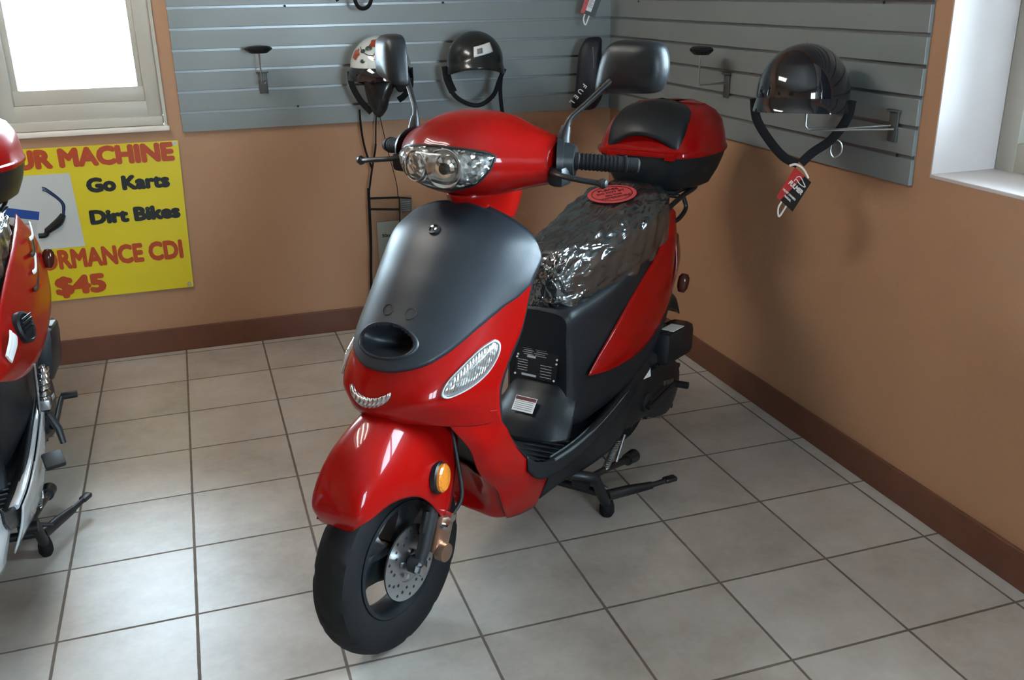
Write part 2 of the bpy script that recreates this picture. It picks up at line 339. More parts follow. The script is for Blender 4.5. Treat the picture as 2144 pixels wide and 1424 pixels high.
def scooter(loc, rz, label, group=None, second=False):
    root = empty('motor_scooter', loc, rz); tag(root, label, 'scooter', group)
    S = Surf(SHIELD); low = GREYP if second else RED
    B = lambda: MB()
    wheel(root, ('front_tire', 'front_rim'), 0, .217, True)
    wheel(root, ('rear_tire', 'rear_rim'), -1.17, .219, False, rear=True)
    # --- fork, calliper, front fender
    for s in (1, -1):
        b = B(); b.tube([(.0, .078*s, .217), (-.02, .080*s, .25), (-.10, .074*s, .40), (-.19, .062*s, .58)], [.013, .015, .017, .020], n=14)
        b.cyl((0, .088*s, .217), (0, .060*s, .217), .020, n=12); b.build('fork_leg', MATTE, root)
    b = B(); b.tube([(-.075, .0, .50), (-.20, 0, .62), (-.40, 0, .92)], .030, n=16); b.build('steering_column', BMETAL, root)
    b = B(); b.box((-.070, .086, .262), (.052, .036, .085), .010, (0, -.45, 0), BRONZE); b.cyl((-.052, .098, .232), (-.052, .118, .232), .021, m=BRONZE)
    b.cyl((-.090, .096, .300), (-.090, .112, .300), .011, m=CHROME); b.cyl((-.062, .100, .288), (-.062, .120, .290), .008, m=CHROME, n=10)
    b.box((-.05, .078, .30), (.06, .012, .05), .004, (0, -.4, 0), BMETAL); b.tube([(-.090, .106, .300), (-.12, .115, .34), (-.13, .10, .42), (-.14, .07, .55)], .005, m=BMETAL, sm=14, n=8)
    b.build('brake_caliper', BRONZE, root)
    b = B(); b.cyl((.012, .086, .217), (.012, .100, .217), .013, m=CHROME, n=6); b.build('axle_nut', CHROME, root)
    ST = [((.160, .371), (.160, .380), .046), ((.172, .412), (.135, .396), .070), ((.152, .462), (.078, .410), .082), ((.114, .510), (.014, .396), .090), ((.064, .544), (-.030, .362), .094), ((.01, .568), (-.062, .318), .095), ((-.035, .570), (-.088, .291), .095), ((-.070, .566), (-.112, .330), .095), ((-.098, .560), (-.134, .400), .093), ((-.12, .552), (-.150, .460), .090)]
    rows = []
    for (cx, cz), (ex, ez), w in ST:
        mx, mz = cx-ex, cz-ez; f = lambda k: (ex+mx*k, ez+mz*k)
        rows.append([(cx, 0, cz), (*f(.985)[:1], w*.35, f(.975)[1]), (f(.92)[0], w*.62, f(.87)[1]), (f(.74)[0], w*.84, f(.67)[1]), (f(.38)[0], w*.97, f(.36)[1]), (ex, w, ez)])
    B().grid(smooth_patch(rows, 56, 41, True)).build('front_fender', RED, root, solid=.004, smooth=50, ref=(0, 0, .25))
    for s in (1, -1):
        b = B(); b.lathe([(.036, -.010), (.036, .0), (.031, .004), (0, .004)], (-.072, .095*s, .402), (-.25, s, .05), BLK, 36); b.build('reflector_bezel', BLK, root)
        b = B(); b.lathe([(.0315, .002), (.0315, .009), (.027, .013), (0, .015)], (-.072, .095*s, .402), (-.25, s, .05), AMBER, 36); tag(b.build('side_reflector', AMBER, root), 'round amber reflector')
    # --- front apron
    def body(u0, u1, off, nu, nv, keep):
        b = B(); P = [[S.P(a, t)+S.N(a, t)*off for a in np.linspace(u0, u1, nv)] for t in np.linspace(0, 1, nu)]
        V = [p for r in P for p in r]; F = []
        for i in range(nu-1):
            for j in range(nv-1):
                a = u0+(u1-u0)*(j+.5)/(nv-1); t = (i+.5)/(nu-1)
                if keep(a, t): F.append((i*nv+j, (i+1)*nv+j, (i+1)*nv+j+1, i*nv+j+1))
        return b.add(V, F)
    inscoop = lambda a, t: ((a+.02)/.27)**2+((t-.486)/.064)**2 < 1
    body(-1, 1, -.003, 61, 61, lambda a, t: t > .245 and not (((a+.02)/.31)**2+((t-.486)/.078)**2 < 1)).build('front_apron', RED, root, solid=.004, smooth=50, ref=CEN)
    half = [(0, .0), (.3, .0), (.6, .0), (.8, .0), (.93, .008), (.99, .05), (1, .10), (1, .15), (1, .20), (.995, .255), (.90, .292), (.80, .319), (.72, .355), (.646, .396), (.575, .444), (.503, .490), (.42, .530), (.342, .556), (.26, .577), (.177, .592), (.09, .601), (0, .604)]
    # same cover, laid out as a plain grid so that the scoop can be cut out of it
    b = B(); nu, nv = 90, 81
    def span(t):    # half-width of the cover at height t
        hs = np.array(half); 
        tt = hs[5:, 1]; aa = hs[5:, 0]
        if t < hs[5, 1]: return float(np.interp(t, hs[3:6, 1], hs[3:6, 0]))
        return float(np.interp(t, tt, aa))
    ts = [.604*(1-(1-k/(nu-1))**1.6) for k in range(nu)]; V = []; F = []; ok = []
    for t in ts:
        w = max(span(t), .002)
        for j in range(nv):
            x = -1+2*j/(nv-1); x = math.sin(x*math.pi/2)*.55+x*.45; a = w*x
            e = min(1, max(0, (1-abs(x))*w/.05), max(0, (.604-t)/.012+.0)); o_ = -.004+.0105*math.sqrt(max(0, 1-(1-e)**2))
            V.append(S.P(a, t)+S.N(a, t)*o_); ok.append(inscoop(a, t))
    for i in range(nu-1):
        for j in range(nv-1):
            q = (i*nv+j, (i+1)*nv+j, (i+1)*nv+j+1, i*nv+j+1)
            if sum(ok[k] for k in q) < 4: F.append(q)
    b.add(V, F).build('front_cover', DARK, root, solid=.002, smooth=60, ref=CEN)
    # scoop: rounded lip and hollow bowl
    b = B(); rg = []
    for f, o_ in ((1.13, .004), (1.10, .0085), (1.04, .0105), (.98, .0085), (.94, .002), (.92, -.012), (.84, -.030), (.6, -.040), (.3, -.042), (.02, -.042)):
        row = []
        for th in np.linspace(0, 2*math.pi, 56, endpoint=False):
            a = -.02+.27*f*math.cos(th); t = .486+.064*f*math.sin(th); nrm = S.N(a, t)
            k = o_ if o_ > -.005 else o_*(1.9-1.72*(math.sin(th)*f+1)/2)
            row.append(S.P(a, t)+nrm*k)
        rg.append(row)
    b.grid(rg, wrap_v=True).build('air_scoop', DARK, root, smooth=60)
    for a in (.113, -.113):
        b = B(); rg = []
        for f, o_ in ((.80, .0074), (.86, .0082), (1.0, .0082), (1.04, .006)):
            rg.append([S.P(a+.055*f*math.cos(t), .3755+.0195*f*math.sin(t))+S.N(a, .3755)*o_ for t in np.linspace(0, 2*math.pi, 32, endpoint=False)])
        b.grid(rg, wrap_v=True).build('cover_plug', BMETAL, root)
    b = B(); p, nr = S.P(0, .126), S.N(0, .126)
    b.lathe([(.013, .002), (.013, .012), (.010, .0125), (.0095, .009), (.0, .009)], p, nr, BLK, 24)
    for k in range(3): b.lathe([(.0035, .008), (.0035, .0122), (0, .0125)], p+np.array((0, .0055*math.cos(2.1*k), .0055*math.sin(2.1*k))), nr, STEEL, 8)
    b.build('cover_bolt', BLK, root)
    LB = [(.76, .449), (.80, .437), (.845, .452), (.866, .497), (.834, .568), (.75, .634), (.646, .684), (.592, .694), (.558, .668), (.570, .606), (.643, .529), (.708, .476)]
    for s in (1, -1):
        o_ = blob(B(), S, [(a*s, t) for a, t in LB], .0, .010, 8, 72).build('turn_signal', LENS, root, smooth=60); tag(o_, 'clear ribbed lens')
        rg = []
        cv = closed_curve([(a*s, t) for a, t in LB], 72); cc = np.mean(cv, 0)
        for f, h_ in ((1.07, -.002), (1.05, .0035), (1.0, .004), (.985, .001)): rg.append([S.P(*(cc+f*(q-cc)))+S.N(*(cc+f*(q-cc)))*h_ for q in cv])
        B().grid(rg, wrap_v=True).build('signal_bezel', GREYT, o_)
    SM = [(-.23, .700), (-.19, .722), (-.12, .741), (-.03, .748), (.06, .738), (.125, .716), (.178, .694), (.185, .715), (.155, .755), (.10, .793), (.018, .819), (-.075, .817), (-.165, .788), (-.222, .742)]
    sm_c = closed_curve(SM, 64); b = B()
    up_ = [cr(np.array([SM[i] for i in (0, 1, 2, 3, 4, 5, 6)], float), u) for u in np.linspace(0, 6, 33)]
    dn_ = [cr(np.array([SM[i] for i in (0, 13, 12, 11, 10, 9, 8, 7, 6)], float), u) for u in np.linspace(0, 8, 33)]
    rg = []
    for w, h_ in ((0, -.002), (.03, .003), (.25, .006), (.5, .007), (.75, .006), (.97, .003), (1, -.002)):
        rg.append([S.P(*(p_*(1-w)+q_*w))+S.N(*(p_*(1-w)+q_*w))*h_ for p_, q_ in zip(up_, dn_)])
    tag(b.grid(rg).build('front_marker_lamp', LENS, root, smooth=60), 'crescent shaped clear lens')
    # side bands running down from the apron to the belly
    FR = [None, None, (-.119, .141, .461), (-.149, .140, .395), (-.193, .138, .344), (-.238, .135, .297), (-.268, .128, .240), (-.315, .108, .179)]
    RE = [None, None, (-.230, .168, .470), (-.268, .163, .415), (-.330, .157, .347), (-.400, .152, .304), (-.482, .148, .258), (-.425, .124, .162)]
    rows = []
    for k in range(8):
        if k < 2: rows.append([S.P(a_, (.86, 1.)[k])-S.N(a_, (.86, 1.)[k])*(.0031, .0031)[k] for a_ in (.62, .70, .80, .90, 1.)]); continue
        f, r = np.array(FR[k]), np.array(RE[k]); row = []
        for w in (0, .18, .45, .75, 1):
            p = f*(1-w)+r*w; p[1] += (.010 if k < 7 else .006)*math.sin(math.pi*w); p[0] += .02*math.sin(math.pi*w)*(1 if k < 5 else .3); row.append(p)
        rows.append(row)
    for s in (1, -1):
        rr = rows if s > 0 else [mir(r) for r in rows]
        B().grid(smooth_patch(rr, 48, 22), flip=s < 0).build('leg_shield_band', low, root, solid=.004, smooth=50, ref=CEN)
    rows = [[(-.245, 0, .345), (-.235, .05, .346), (-.205, .10, .350), (-.190, .139, .372)], [(-.258, 0, .300), (-.255, .05, .298), (-.240, .10, .296), (-.245, .136, .310)], [(-.268, 0, .250), (-.270, .05, .246), (-.266, .095, .240), (-.285, .128, .250)], [(-.262, 0, .215), (-.272, .045, .204), (-.294, .085, .186), (-.335, .109, .178)], [(-.32, 0, .190), (-.33, .045, .180), (-.35, .08, .168), (-.36, .105, .168)]]
    B().grid(smooth_patch(rows, 24, 41, True)).build('belly_cover', low, root, solid=.004, smooth=50, ref=CEN)
    rows = [[(-.05, 0, .560), (-.06, .05, .556), (-.075, .09, .548), (-.09, .13, .530)], [(-.17, 0, .53), (-.17, .05, .53), (-.165, .10, .50), (-.15, .138, .46)], [(-.23, 0, .42), (-.225, .05, .42), (-.21, .10, .41), (-.175, .137, .385)], [(-.255, 0, .33), (-.25, .05, .33), (-.225, .10, .33), (-.20, .135, .345)]]
    B().grid(smooth_patch(rows, 20, 31, True)).build('wheel_arch', BLK, root, solid=.003, smooth=50, ref=CEN)
    # rear face of the leg shield, floor, seat base
    rows = []
    for t in (0, .12, .25, .4, .55, .7, .85, 1.):
        rows.append([tuple(S.P(a, t)*np.array((1, .97, 1))+np.array((-.012-.075*(1-a**2)*min(1, t+.4), 0, -.004))) for a in (0, .25, .5, .75, 1)])
    rows += [[(-.30, 0, .43), (-.30, .05, .43), (-.295, .09, .43), (-.285, .13, .425), (-.262, .160, .42)], [(-.37, 0, .33), (-.37, .05, .33), (-.37, .09, .33), (-.36, .13, .325), (-.335, .155, .345)]]
    B().grid(smooth_patch(rows, 50, 33, True)).build('inner_shield', BLK, root, solid=.004, smooth=50, ref=CEN)
    fl = [[(x, 0, z+.006), (x, .06, z+.006), (x, .12, z), (x, .145, z+zz), (x, .157, z+zz+.004), (x, .158, z-.02)] for x, z, zz in ((-.33, .335, .01), (-.38, .290, .015), (-.46, .264, .012), (-.55, .257, .012), (-.64, .258, .014), (-.72, .266, .018), (-.80, .278, .018), (-.88, .295, .018), (-.96, .318, .014), (-1.04, .345, .01))]
    B().grid(smooth_patch(fl, 60, 45, True)).build('floorboard', BLK, root, solid=.004, smooth=50, ref=CEN)
    b = B()
    for k in range(9):
        for s in (1, -1):
            x = -.40-.026*k; y0, y1 = .015+.004*k, .130
            b.box((x-.004, s*(y0+y1)/2, .262+.007+max(0, (-x-.46)*-.42)), (.006, y1-y0, .006), .002, (0, 0, s*.18))
    b.build('floor_rib', DARK, root)
    line = [(-.465, .1575, .282), (-.569, .159, .274), (-.678, .159, .276), (-.765, .159, .286), (-.855, .159, .303), (-.950, .158, .322), (-1.016, .156, .343)]
    for s in (1, -1):
        b = B(); b.tube([(x, s*y, z) for x, y, z in line], (.0035, .0045) if not second else (.012, .007), n=10, sm=40, ref=(0, 0, 1))
        if not second: b.tube([(x, s*(y-.012), z+.006) for x, y, z in line], .0022, n=8, sm=40)
        tag(b.build('floor_edge_trim', GREYP if second else TRIM, root), 'silver edge strip' if second else None)
        # lower side skirt
        lo = [(-.440, .128, .176), (-.537, .143, .184), (-.631, .146, .170), (-.731, .146, .158), (-.852, .146, .156), (-.93, .145, .20), (-1.0, .145, .27)]
        rows = [[np.array(p)*np.array((1, s, 1)) for p in line], [(np.array(p)*.5+np.array(q)*.5+np.array((0, .004, 0)))*np.array((1, s, 1)) for p, q in zip(line, lo)], [np.array(p)*np.array((1, s, 1)) for p in lo]]
        B().grid(smooth_patch(rows, 10, 40), flip=s > 0).build('side_skirt', low if second else BLK, root, solid=.004, smooth=50, ref=CEN)
    HS = [(-.655, [(.30, .085), (.36, .088), (.44, .088), (.52, .086), (.585, .080)], .02), (-.685, [(.28, .108), (.36, .110), (.44, .108), (.52, .102), (.60, .090)], 0), (-.78, [(.29, .126), (.37, .127), (.45, .124), (.53, .114), (.61, .100)], 0), (-.90, [(.31, .146), (.40, .141), (.48, .132), (.56, .122), (.63, .112)], 0), (-1.02, [(.34, .150), (.42, .146), (.50, .140), (.59, .130), (.66, .118)], 0), (-1.14, [(.40, .142), (.46, .142), (.54, .138), (.63, .128), (.71, .112)], 0), (-1.25, [(.48, .126), (.53, .126), (.60, .122), (.68, .112), (.75, .096)], 0), (-1.35, [(.56, .090), (.60, .092), (.65, .090), (.70, .082), (.745, .068)], 0), (-1.385, [(.60, .045), (.62, .048), (.65, .048), (.68, .044), (.71, .036)], 0)]
    rows = [[(x, 0, zy[0][0]-.012)]+[(x, y, z) for z, y in zy]+[(x, 0, zy[-1][0]+.012)] for x, zy, _ in HS]
    P = smooth_patch(rows, 60, 33); b = B()
    rings = [list(r)+[np.array((q[0], -q[1], q[2])) for q in r[-2:0:-1]] for r in P]
    b.loft(rings).build('seat_base', BLK, root, smooth=40)
    # step between floor and seat base
    rows = [[(-.54, 0, .268), (-.55, .05, .268), (-.565, .09, .266), (-.60, .125, .266)], [(-.575, 0, .318), (-.58, .05, .316), (-.60, .09, .312), (-.63, .12, .305)], [(-.625, 0, .362), (-.63, .05, .36), (-.645, .085, .352), (-.675, .108, .34)], [(-.66, 0, .40), (-.66, .05, .40), (-.668, .08, .39), (-.69, .10, .38)]]
    B().grid(smooth_patch(rows, 16, 31, True)).build('floor_step', BLK, root, solid=.003, smooth=60, ref=CEN)
    if not second:
        ux = np.array((0, 1., 0)); uy = np.array((-.12, 0, 1.)); uy /= np.linalg.norm(uy); o = np.array((-.6535, 0, .455))
        b = B(); b.plate([(-.070, -.052), (.060, -.052), (.068, .060), (-.052, .060)], .0015, o, ux, uy, BMETAL)
        for (x, y, w, h) in [(-.045, -.048, .045, .006), (-.030, .004, .026, .006)]+[(-.045+.004*(k % 2), .050-.0055*k, .03, .0014) for k in range(8)]+[(.0-.01+.004*(k % 3), .050-.0055*k, .034, .0012) for k in range(8)]+[(-.058, -.006-.007*k, .03, .0014) for k in range(5)]+[(.012, -.012-.008*k, .034, .0014) for k in range(5)]+[(.038, .040, .020, .003)]:
            b.plate([(x, y), (x+w, y), (x+w, y+h), (x, y+h)], .0004, o+np.array((.0015, 0, 0)), ux, uy, GREYT)
        for (x, y) in ((-.047, .055), (.062, .055), (-.058, .008), (.061, .012), (-.061, .0), (.060, 0.), (-.065, -.047), (.055, -.047)): b.lathe([(.0028, 0), (.0028, .002), (0, .002)], o+ux*x+uy*y+np.array((.0012, 0, 0)), (1, 0, .1), WHITE, 10)
        tag(b.build('specification_label', BMETAL, root, smooth=0), 'black label of tiny white print')
        nrm = np.array((.75, 0, .66)); ux = np.array((0, 1., 0)); uy = np.cross(nrm, ux); uy /= np.linalg.norm(uy); o = np.array((-.590, -.002, .350))
        b = B(); b.plate([(-.033, -.021), (.031, -.021), (.031, .021), (-.033, .021)], .0012, o, ux, uy, WHITE); n3 = np.cross(ux, uy)
        b.plate([(-.032, .010), (.030, .010), (.030, .0195), (-.032, .0195)], .0004, o+n3*.0012, ux, uy, MAROON)
        for k in range(5): b.plate([(-.029, .006-.0055*k), (.026, .006-.0055*k), (.026, .0075-.0055*k), (-.029, .0075-.0055*k)], .0004, o+n3*.0012, ux, uy, GREYT2)
        tag(b.build('warning_label', WHITE, root, smooth=0), 'white warning label with dark red header')
    # --- seat in its crumpled film
    SS = [(-.672, .040, .700, .625), (-.685, .062, .728, .606), (-.72, .080, .752, .596), (-.80, .100, .768, .592), (-.95, .122, .788, .596), (-1.08, .132, .814, .612), (-1.18, .130, .828, .645), (-1.25, .112, .826, .690), (-1.29, .080, .812, .730), (-1.30, .04, .80, .76)]
    def seat_ring(x, w, zt, zb, g=0., n=44):
        out = []
        for t in np.linspace(0, 2*math.pi, n, endpoint=False):
            c_, s_ = math.cos(t), math.sin(t); e = 3.2
            out.append((x, (w+g)*abs(c_)**(2/e)*np.sign(c_), (zt+zb)/2+((zt-zb)/2+g)*abs(s_)**(2/e)*np.sign(s_)))
        return out
    A_ = np.array(SS); ST2 = [cr(A_, u) for u in np.linspace(0, len(SS)-1, 46)]
    B().loft([seat_ring(*q) for q in ST2]).build('seat', SEATM, root, smooth=60)
    rnd = random.Random(3 if second else 5); b = B(); rg = []
    ph = [rnd.uniform(0, 6.28) for _ in range(12)]
    for i, q in enumerate([cr(A_, u) for u in np.linspace(0, len(SS)-1, 120)]):
        g = .006
        r = seat_ring(q[0]+(.010 if i < 4 else 0), q[1], q[2], q[3]-(.016 if 20 < i < 100 else .010), g, 120); row = []
        for j, p in enumerate(r):
            t = 2*math.pi*j/120; x = q[0]
            w = .0022*math.sin(34*x+5*t+ph[0]+2*math.sin(9*x+ph[1]))+.0020*math.sin(61*x-7*t+ph[2]+2*math.sin(4*t))+.0016*math.sin(97*x+11*t+ph[3])+.0012*math.sin(25*t+40*x+ph[4])
            lowk = max(0, -math.sin(t)); w = w*(1+1.6*lowk)+.006*lowk*math.sin(50*x+ph[5])+(.004 if i < 30 else 0)*abs(math.sin(6*t+30*x))
            c_ = np.array((x, 0, (q[2]+q[3])/2)); d = np.array(p)-c_; d[0] = 0; L = np.linalg.norm(d)+1e-9
            row.append(np.array(p)+d/L*w)
        rg.append(row)
    tag(b.loft(rg).build('seat_film', FILM, root, smooth=70), 'crumpled clear plastic wrap')
    if not second:
        nrm = np.array((.17, 0, 1.)); nrm /= np.linalg.norm(nrm); o = np.array((-1.085, .004, .8245)); ax = np.array((0, 1., 0)); ay = np.cross(nrm, ax)
        fx = np.array((math.sin(R_(-48)), math.cos(R_(-48)), 0.)); fx -= nrm*np.dot(nrm, fx); fx /= np.linalg.norm(fx); fy = np.cross(nrm, fx)
        st = B().lathe([(.071, -.001), (.071, .001), (0, .0014)], o, nrm, STICK, 56).lathe([(.060, .0010), (.060, .0022), (.0575, .0022), (.0575, .0010)], o, nrm, MAROON, 56).build('seat_sticker', STICK, root)
        tag(st, 'round red sticker')
        for k, (t_, sz, w) in enumerate((('PLEASE', .020, .062), ('DO NOT SIT', .018, .085), ('ON THIS', .014, .050), ('MOTORCYCLE', .018, .088))):
            text('sticker_lettering', t_, sz, MAROON, o+nrm*.0018+fy*(.026-.0215*k), fx, fy, st, .0006, 'CENTER', .0004, w)
    # --- rear side panels
    UP = [(-.701, .130, .422), (-.763, .129, .457), (-.850, .131, .506), (-.940, .131, .553), (-.985, .131, .575), (-1.041, .133, .606), (-1.133, .134, .654), (-1.180, .130, .700), (-1.20, .124, .755), (-1.262, .110, .768)]
    LO = [(-.703, .133, .419), (-.790, .146, .405), (-.886, .155, .400), (-.990, .156, .402), (-1.084, .154, .420), (-1.168, .148, .450), (-1.236, .138, .485), (-1.285, .127, .560), (-1.335, .112, .640), (-1.338, .100, .712)]
    if second:
        UP = [(-.60, .150, .545), (-.72, .150, .60), (-.85, .150, .66), (-1.0, .152, .70), (-1.15, .155, .735), (-1.30, .150, .765), (-1.42, .14, .775)]
        LO = [(-.62, .155, .535), (-.75, .172, .49), (-.88, .188, .47), (-1.02, .200, .475), (-1.18, .207, .50), (-1.32, .207, .55), (-1.45, .19, .62)]
    for s in (1, -1):
        rows = [[np.array(p)*np.array((1, s, 1)) for p in UP], [(np.array(p)*.5+np.array(q)*.5+np.array((0, .012*min(1, np.linalg.norm(np.array(p)-np.array(q))/.1), 0)))*np.array((1, s, 1)) for p, q in zip(UP, LO)], [np.array(p)*np.array((1, s, 1)) for p in LO]]
        pan = B().grid(smooth_patch(rows, 14, 60), flip=s < 0).build('rear_side_panel', RED, root, solid=.004, smooth=50, ref=CEN)
        b = B(); b.lathe([(.010, -.004), (.010, .001), (0, .0015)], (-1.225, .134*s, .625), (-.3, s, .2), BLK, 16); b.build('panel_bolt', TAILR, pan)
        if second:
            b = B(); b.lathe([(.042, -.010), (.042, .004), (.035, .008), (.031, .003), (0, .004)], (-.875, .190*s, .585), (.28, s, .28), BLK, 36)
            for k in range(5): b.tube([(-.850, .190*s, .566+.0115*k), (-.905, .205*s, .566+.0115*k)], .003, n=6)
            b.build('side_vent', BLK, pan)
            w = B(); w.tube([(-.70, .170*s, .560), (-.745, .180*s, .585), (-.77, .180*s, .600)], (.012, .003), n=12, sm=10, ref=(.3, 1, .2)); w.tube([(-.69, .168*s, .572), (-.73, .176*s, .600), (-.755, .176*s, .615)], (.006, .003), n=12, sm=10, ref=(.3, 1, .2)); w.build('panel_decal', WHITE, pan)
            for k in range(4):
                P_ = [(-1.10-.06*k, (.196-.004*k)*s, .62+.035*k), (-1.17-.06*k, (.195-.004*k)*s, .612+.036*k), (-1.26-.05*k, (.192-.006*k)*s, .640+.036*k)]
                B().tube(P_, (.006, .0015), n=8, sm=8, ref=(.2, 1, .3)).build('panel_stripe', BLK if k % 2 == 0 else WHITE, pan)
        # tail and rear signal
        b = B(); P = [(-1.285, .128, .655), (-1.345, .112, .660), (-1.39, .06, .665)]; Q = [(-1.240, .139, .50), (-1.335, .112, .53), (-1.385, .05, .57)]
        rows = [[np.array(p)*np.array((1, s, 1)) for p in P], [(np.array(p)*.5+np.array(q)*.5+np.array((-.012, .006, 0)))*np.array((1, s, 1)) for p, q in zip(P, Q)], [np.array(p)*np.array((1, s, 1)) for p in Q]]
        tl = b.grid(smooth_patch(rows, 10, 14), flip=s < 0).build('tail_lamp', TAILR, root, solid=.006, smooth=50, ref=CEN)
        sx_, sy_, sz_ = (-1.413, .205, .632) if second else (-1.258, .168, .535)
        B().tube([(sx_+.012, sy_-.05, sz_+.012), (sx_, sy_-.004, sz_+.008)], .010, n=10).build('signal_stem', BLK, root)
        B().lathe([(0, -.032), (.010, -.030), (.0165, -.016), (.0175, .0), (.0165, .016), (.010, .026), (0, .028)], (sx_, sy_, sz_), (-.15, .12, 1), SMOKE, 20).build('rear_signal', SMOKE, root)
        if s < 0:
            for o_ in [c_ for c_ in root.children if c_.name.split('.')[0] in ('rear_signal', 'signal_stem')][-2:]:
                for v in o_.data.vertices: v.co.y = -v.co.y
                o_.data.flip_normals()
    rows = [[(-1.22, 0, .50), (-1.22, .06, .50), (-1.215, .13, .50)], [(-1.36, 0, .47), (-1.35, .06, .47), (-1.30, .10, .48)], [(-1.48, 0, .42), (-1.47, .05, .42), (-1.45, .07, .42)], [(-1.54, 0, .34), (-1.535, .04, .34), (-1.52, .06, .34)]]
    B().grid(smooth_patch(rows, 14, 15, True)).build('rear_mudguard', BLK, root, solid=.005, smooth=50, ref=CEN)
    # --- rack and top case
    b = B()
    for s in (1, -1): b.tube([(-1.18, .10*s, .735), (-1.26, .115*s, .765), (-1.36, .115*s, .780), (-1.50, .10*s, .782), (-1.55, .05*s, .782), (-1.56, 0, .782)], .008, n=10, sm=24)
    for x in (-1.34, -1.45): b.tube([(x, -.112, .780), (x, .112, .780)], .007, n=8)
    b.tube([(-1.36, .115, .778), (-1.36, .125, .74), (-1.30, .122, .715), (-1.26, .11, .72)], .007, n=8, sm=18); b.tube([(-1.36, -.115, .778), (-1.36, -.125, .74), (-1.30, -.122, .715), (-1.26, -.11, .72)], .007, n=8, sm=18)
    b.box((-1.45, 0, .789), (.24, .20, .014), .005); b.build('rear_rack', BMETAL, root)
    def foot(xf, xb, wf, wm, z, n=64):
        ctl = [(xf, 0), (xf, wf*.6), (xf-.006, wf*.93), (xf-.035, wf+.35*(wm-wf)), (xf-.09, wf+.8*(wm-wf)), ((xf+xb)/2-.01, wm), (xb+.10, wm*.86), (xb+.035, wm*.55), (xb+.005, wm*.25)]
        ctl = ctl+[(xb, 0)]+[(x, -y) for x, y in ctl[:0:-1]]
        return [(p[0], p[1], z) for p in closed_curve(ctl, n)]
    o = B().loft([foot(-1.325, -1.60, .088, .135, .797), foot(-1.318, -1.62, .094, .150, .805), foot(-1.305, -1.65, .112, .170, .845), foot(-1.294, -1.672, .128, .183, .885), foot(-1.289, -1.68, .134, .187, .906)]).build('top_case', BLK, root, smooth=40)
    lid = B().loft([foot(-1.284, -1.684, .138, .190, .903), foot(-1.282, -1.686, .140, .192, .908), foot(-1.284, -1.684, .139, .190, .917), foot(-1.293, -1.680, .134, .187, .921), foot(-1.310, -1.676, .128, .182, .955), foot(-1.338, -1.664, .116, .170, .995), foot(-1.375, -1.640, .096, .148, .1025*10-.002), foot(-1.42, -1.60, .070, .110, 1.041), foot(-1.47, -1.56, .035, .055, 1.048)]).build('case_lid', RED, o, smooth=40)
    rows = []
    for (x, z, w, d) in ((-1.288, .944, .126, .0), (-1.292, .954, .127, .012), (-1.314, .986, .127, .020), (-1.346, 1.018, .121, .022), (-1.39, 1.046, .106, .016), (-1.44, 1.056, .08, .003)):
        k = max(0., (1.0-z)/.05)
        rows.append([(x+d*.6-.020*(y*y), w*y, z+d*.5-.020*y*y+.018*k*(1-2.2*y*y)) for y in (0, .35, .7, .92, 1.)])
    for r in rows:
        r[-1] = (r[-1][0]-.016, r[-1][1], r[-1][2]-.008)
    B().grid(smooth_patch(rows, 24, 33, True)).build('backrest_pad', BLK, lid, solid=.016, smooth=60)
    for s in (1, -1): B().box((-1.288, .095*s, .905), (.010, .034, .022), .003).build('lid_hinge', RED, o)
    B().box((-1.689, 0, .915), (.016, .05, .045), .006).build('case_latch', BLK, o)
    # --- handlebar cover
    SE = [(0, -.236, -.50, .957, 1.137), (.04, -.238, -.50, .958, 1.136), (.08, -.252, -.49, .963, 1.129), (.115, -.280, -.478, .972, 1.115), (.145, -.312, -.472, .980, 1.103), (.175, -.346, -.472, .986, 1.091), (.195, -.370, -.474, .991, 1.083)]
    A2 = np.array([(-y, *r) for y, *r in SE[:0:-1]]+[(y, *r) for y, *r in SE], float); rg = []
    for u in np.linspace(0, len(A2)-1, 64):
        y, xf, xb, zb, zt = cr(A2, u); cx, cz, a, bb = (xf+xb)/2, (zt+zb)/2, (xf-xb)/2, (zt-zb)/2; ring = []
        for t in np.linspace(0, 2*math.pi, 56, endpoint=False):
            c_, s_ = math.cos(t), math.sin(t); e = 2.5
            x = cx+a*abs(c_)**(2/e)*np.sign(c_); z = cz+bb*abs(s_)**(2/e)*np.sign(s_)
            k = (z-cz)/bb; x -= .055*max(0, k-.15)**1.5*(1 if x > cx else .2)*(1-.6*min(1., max(0., (abs(y)-.06)/.14))**1.5); x -= .03*max(0, -k-.45)*(1 if x > cx else 0)
            ring.append((x, y, z))
        rg.append(ring)
    nac = B().loft(rg).build('handlebar_cover', RED, root, smooth=50)
    def nx(y, z):  # front face of the cover
        u = np.interp(abs(y), [q[0] for q in SE], range(len(SE))); _, xf, xb, zb, zt = cr(np.array(SE, float), u); cx, cz, a, bb = (xf+xb)/2, (zt+zb)/2, (xf-xb)/2, (zt-zb)/2
        k = max(-1, min(1, (z-cz)/bb)); x = cx+a*(1-abs(k)**2.5)**(1/2.5); return x-.055*max(0, k-.15)**1.5-.03*max(0, -k-.45)
    HT = [(-.119, 1.061), (-.10, 1.070), (-.06, 1.077), (0, 1.080), (.06, 1.077), (.10, 1.070), (.119, 1.061)]
    HB = [(-.119, 1.057), (-.108, 1.030), (-.075, 1.000), (0, .985), (.075, 1.000), (.108, 1.030), (.119, 1.057)]
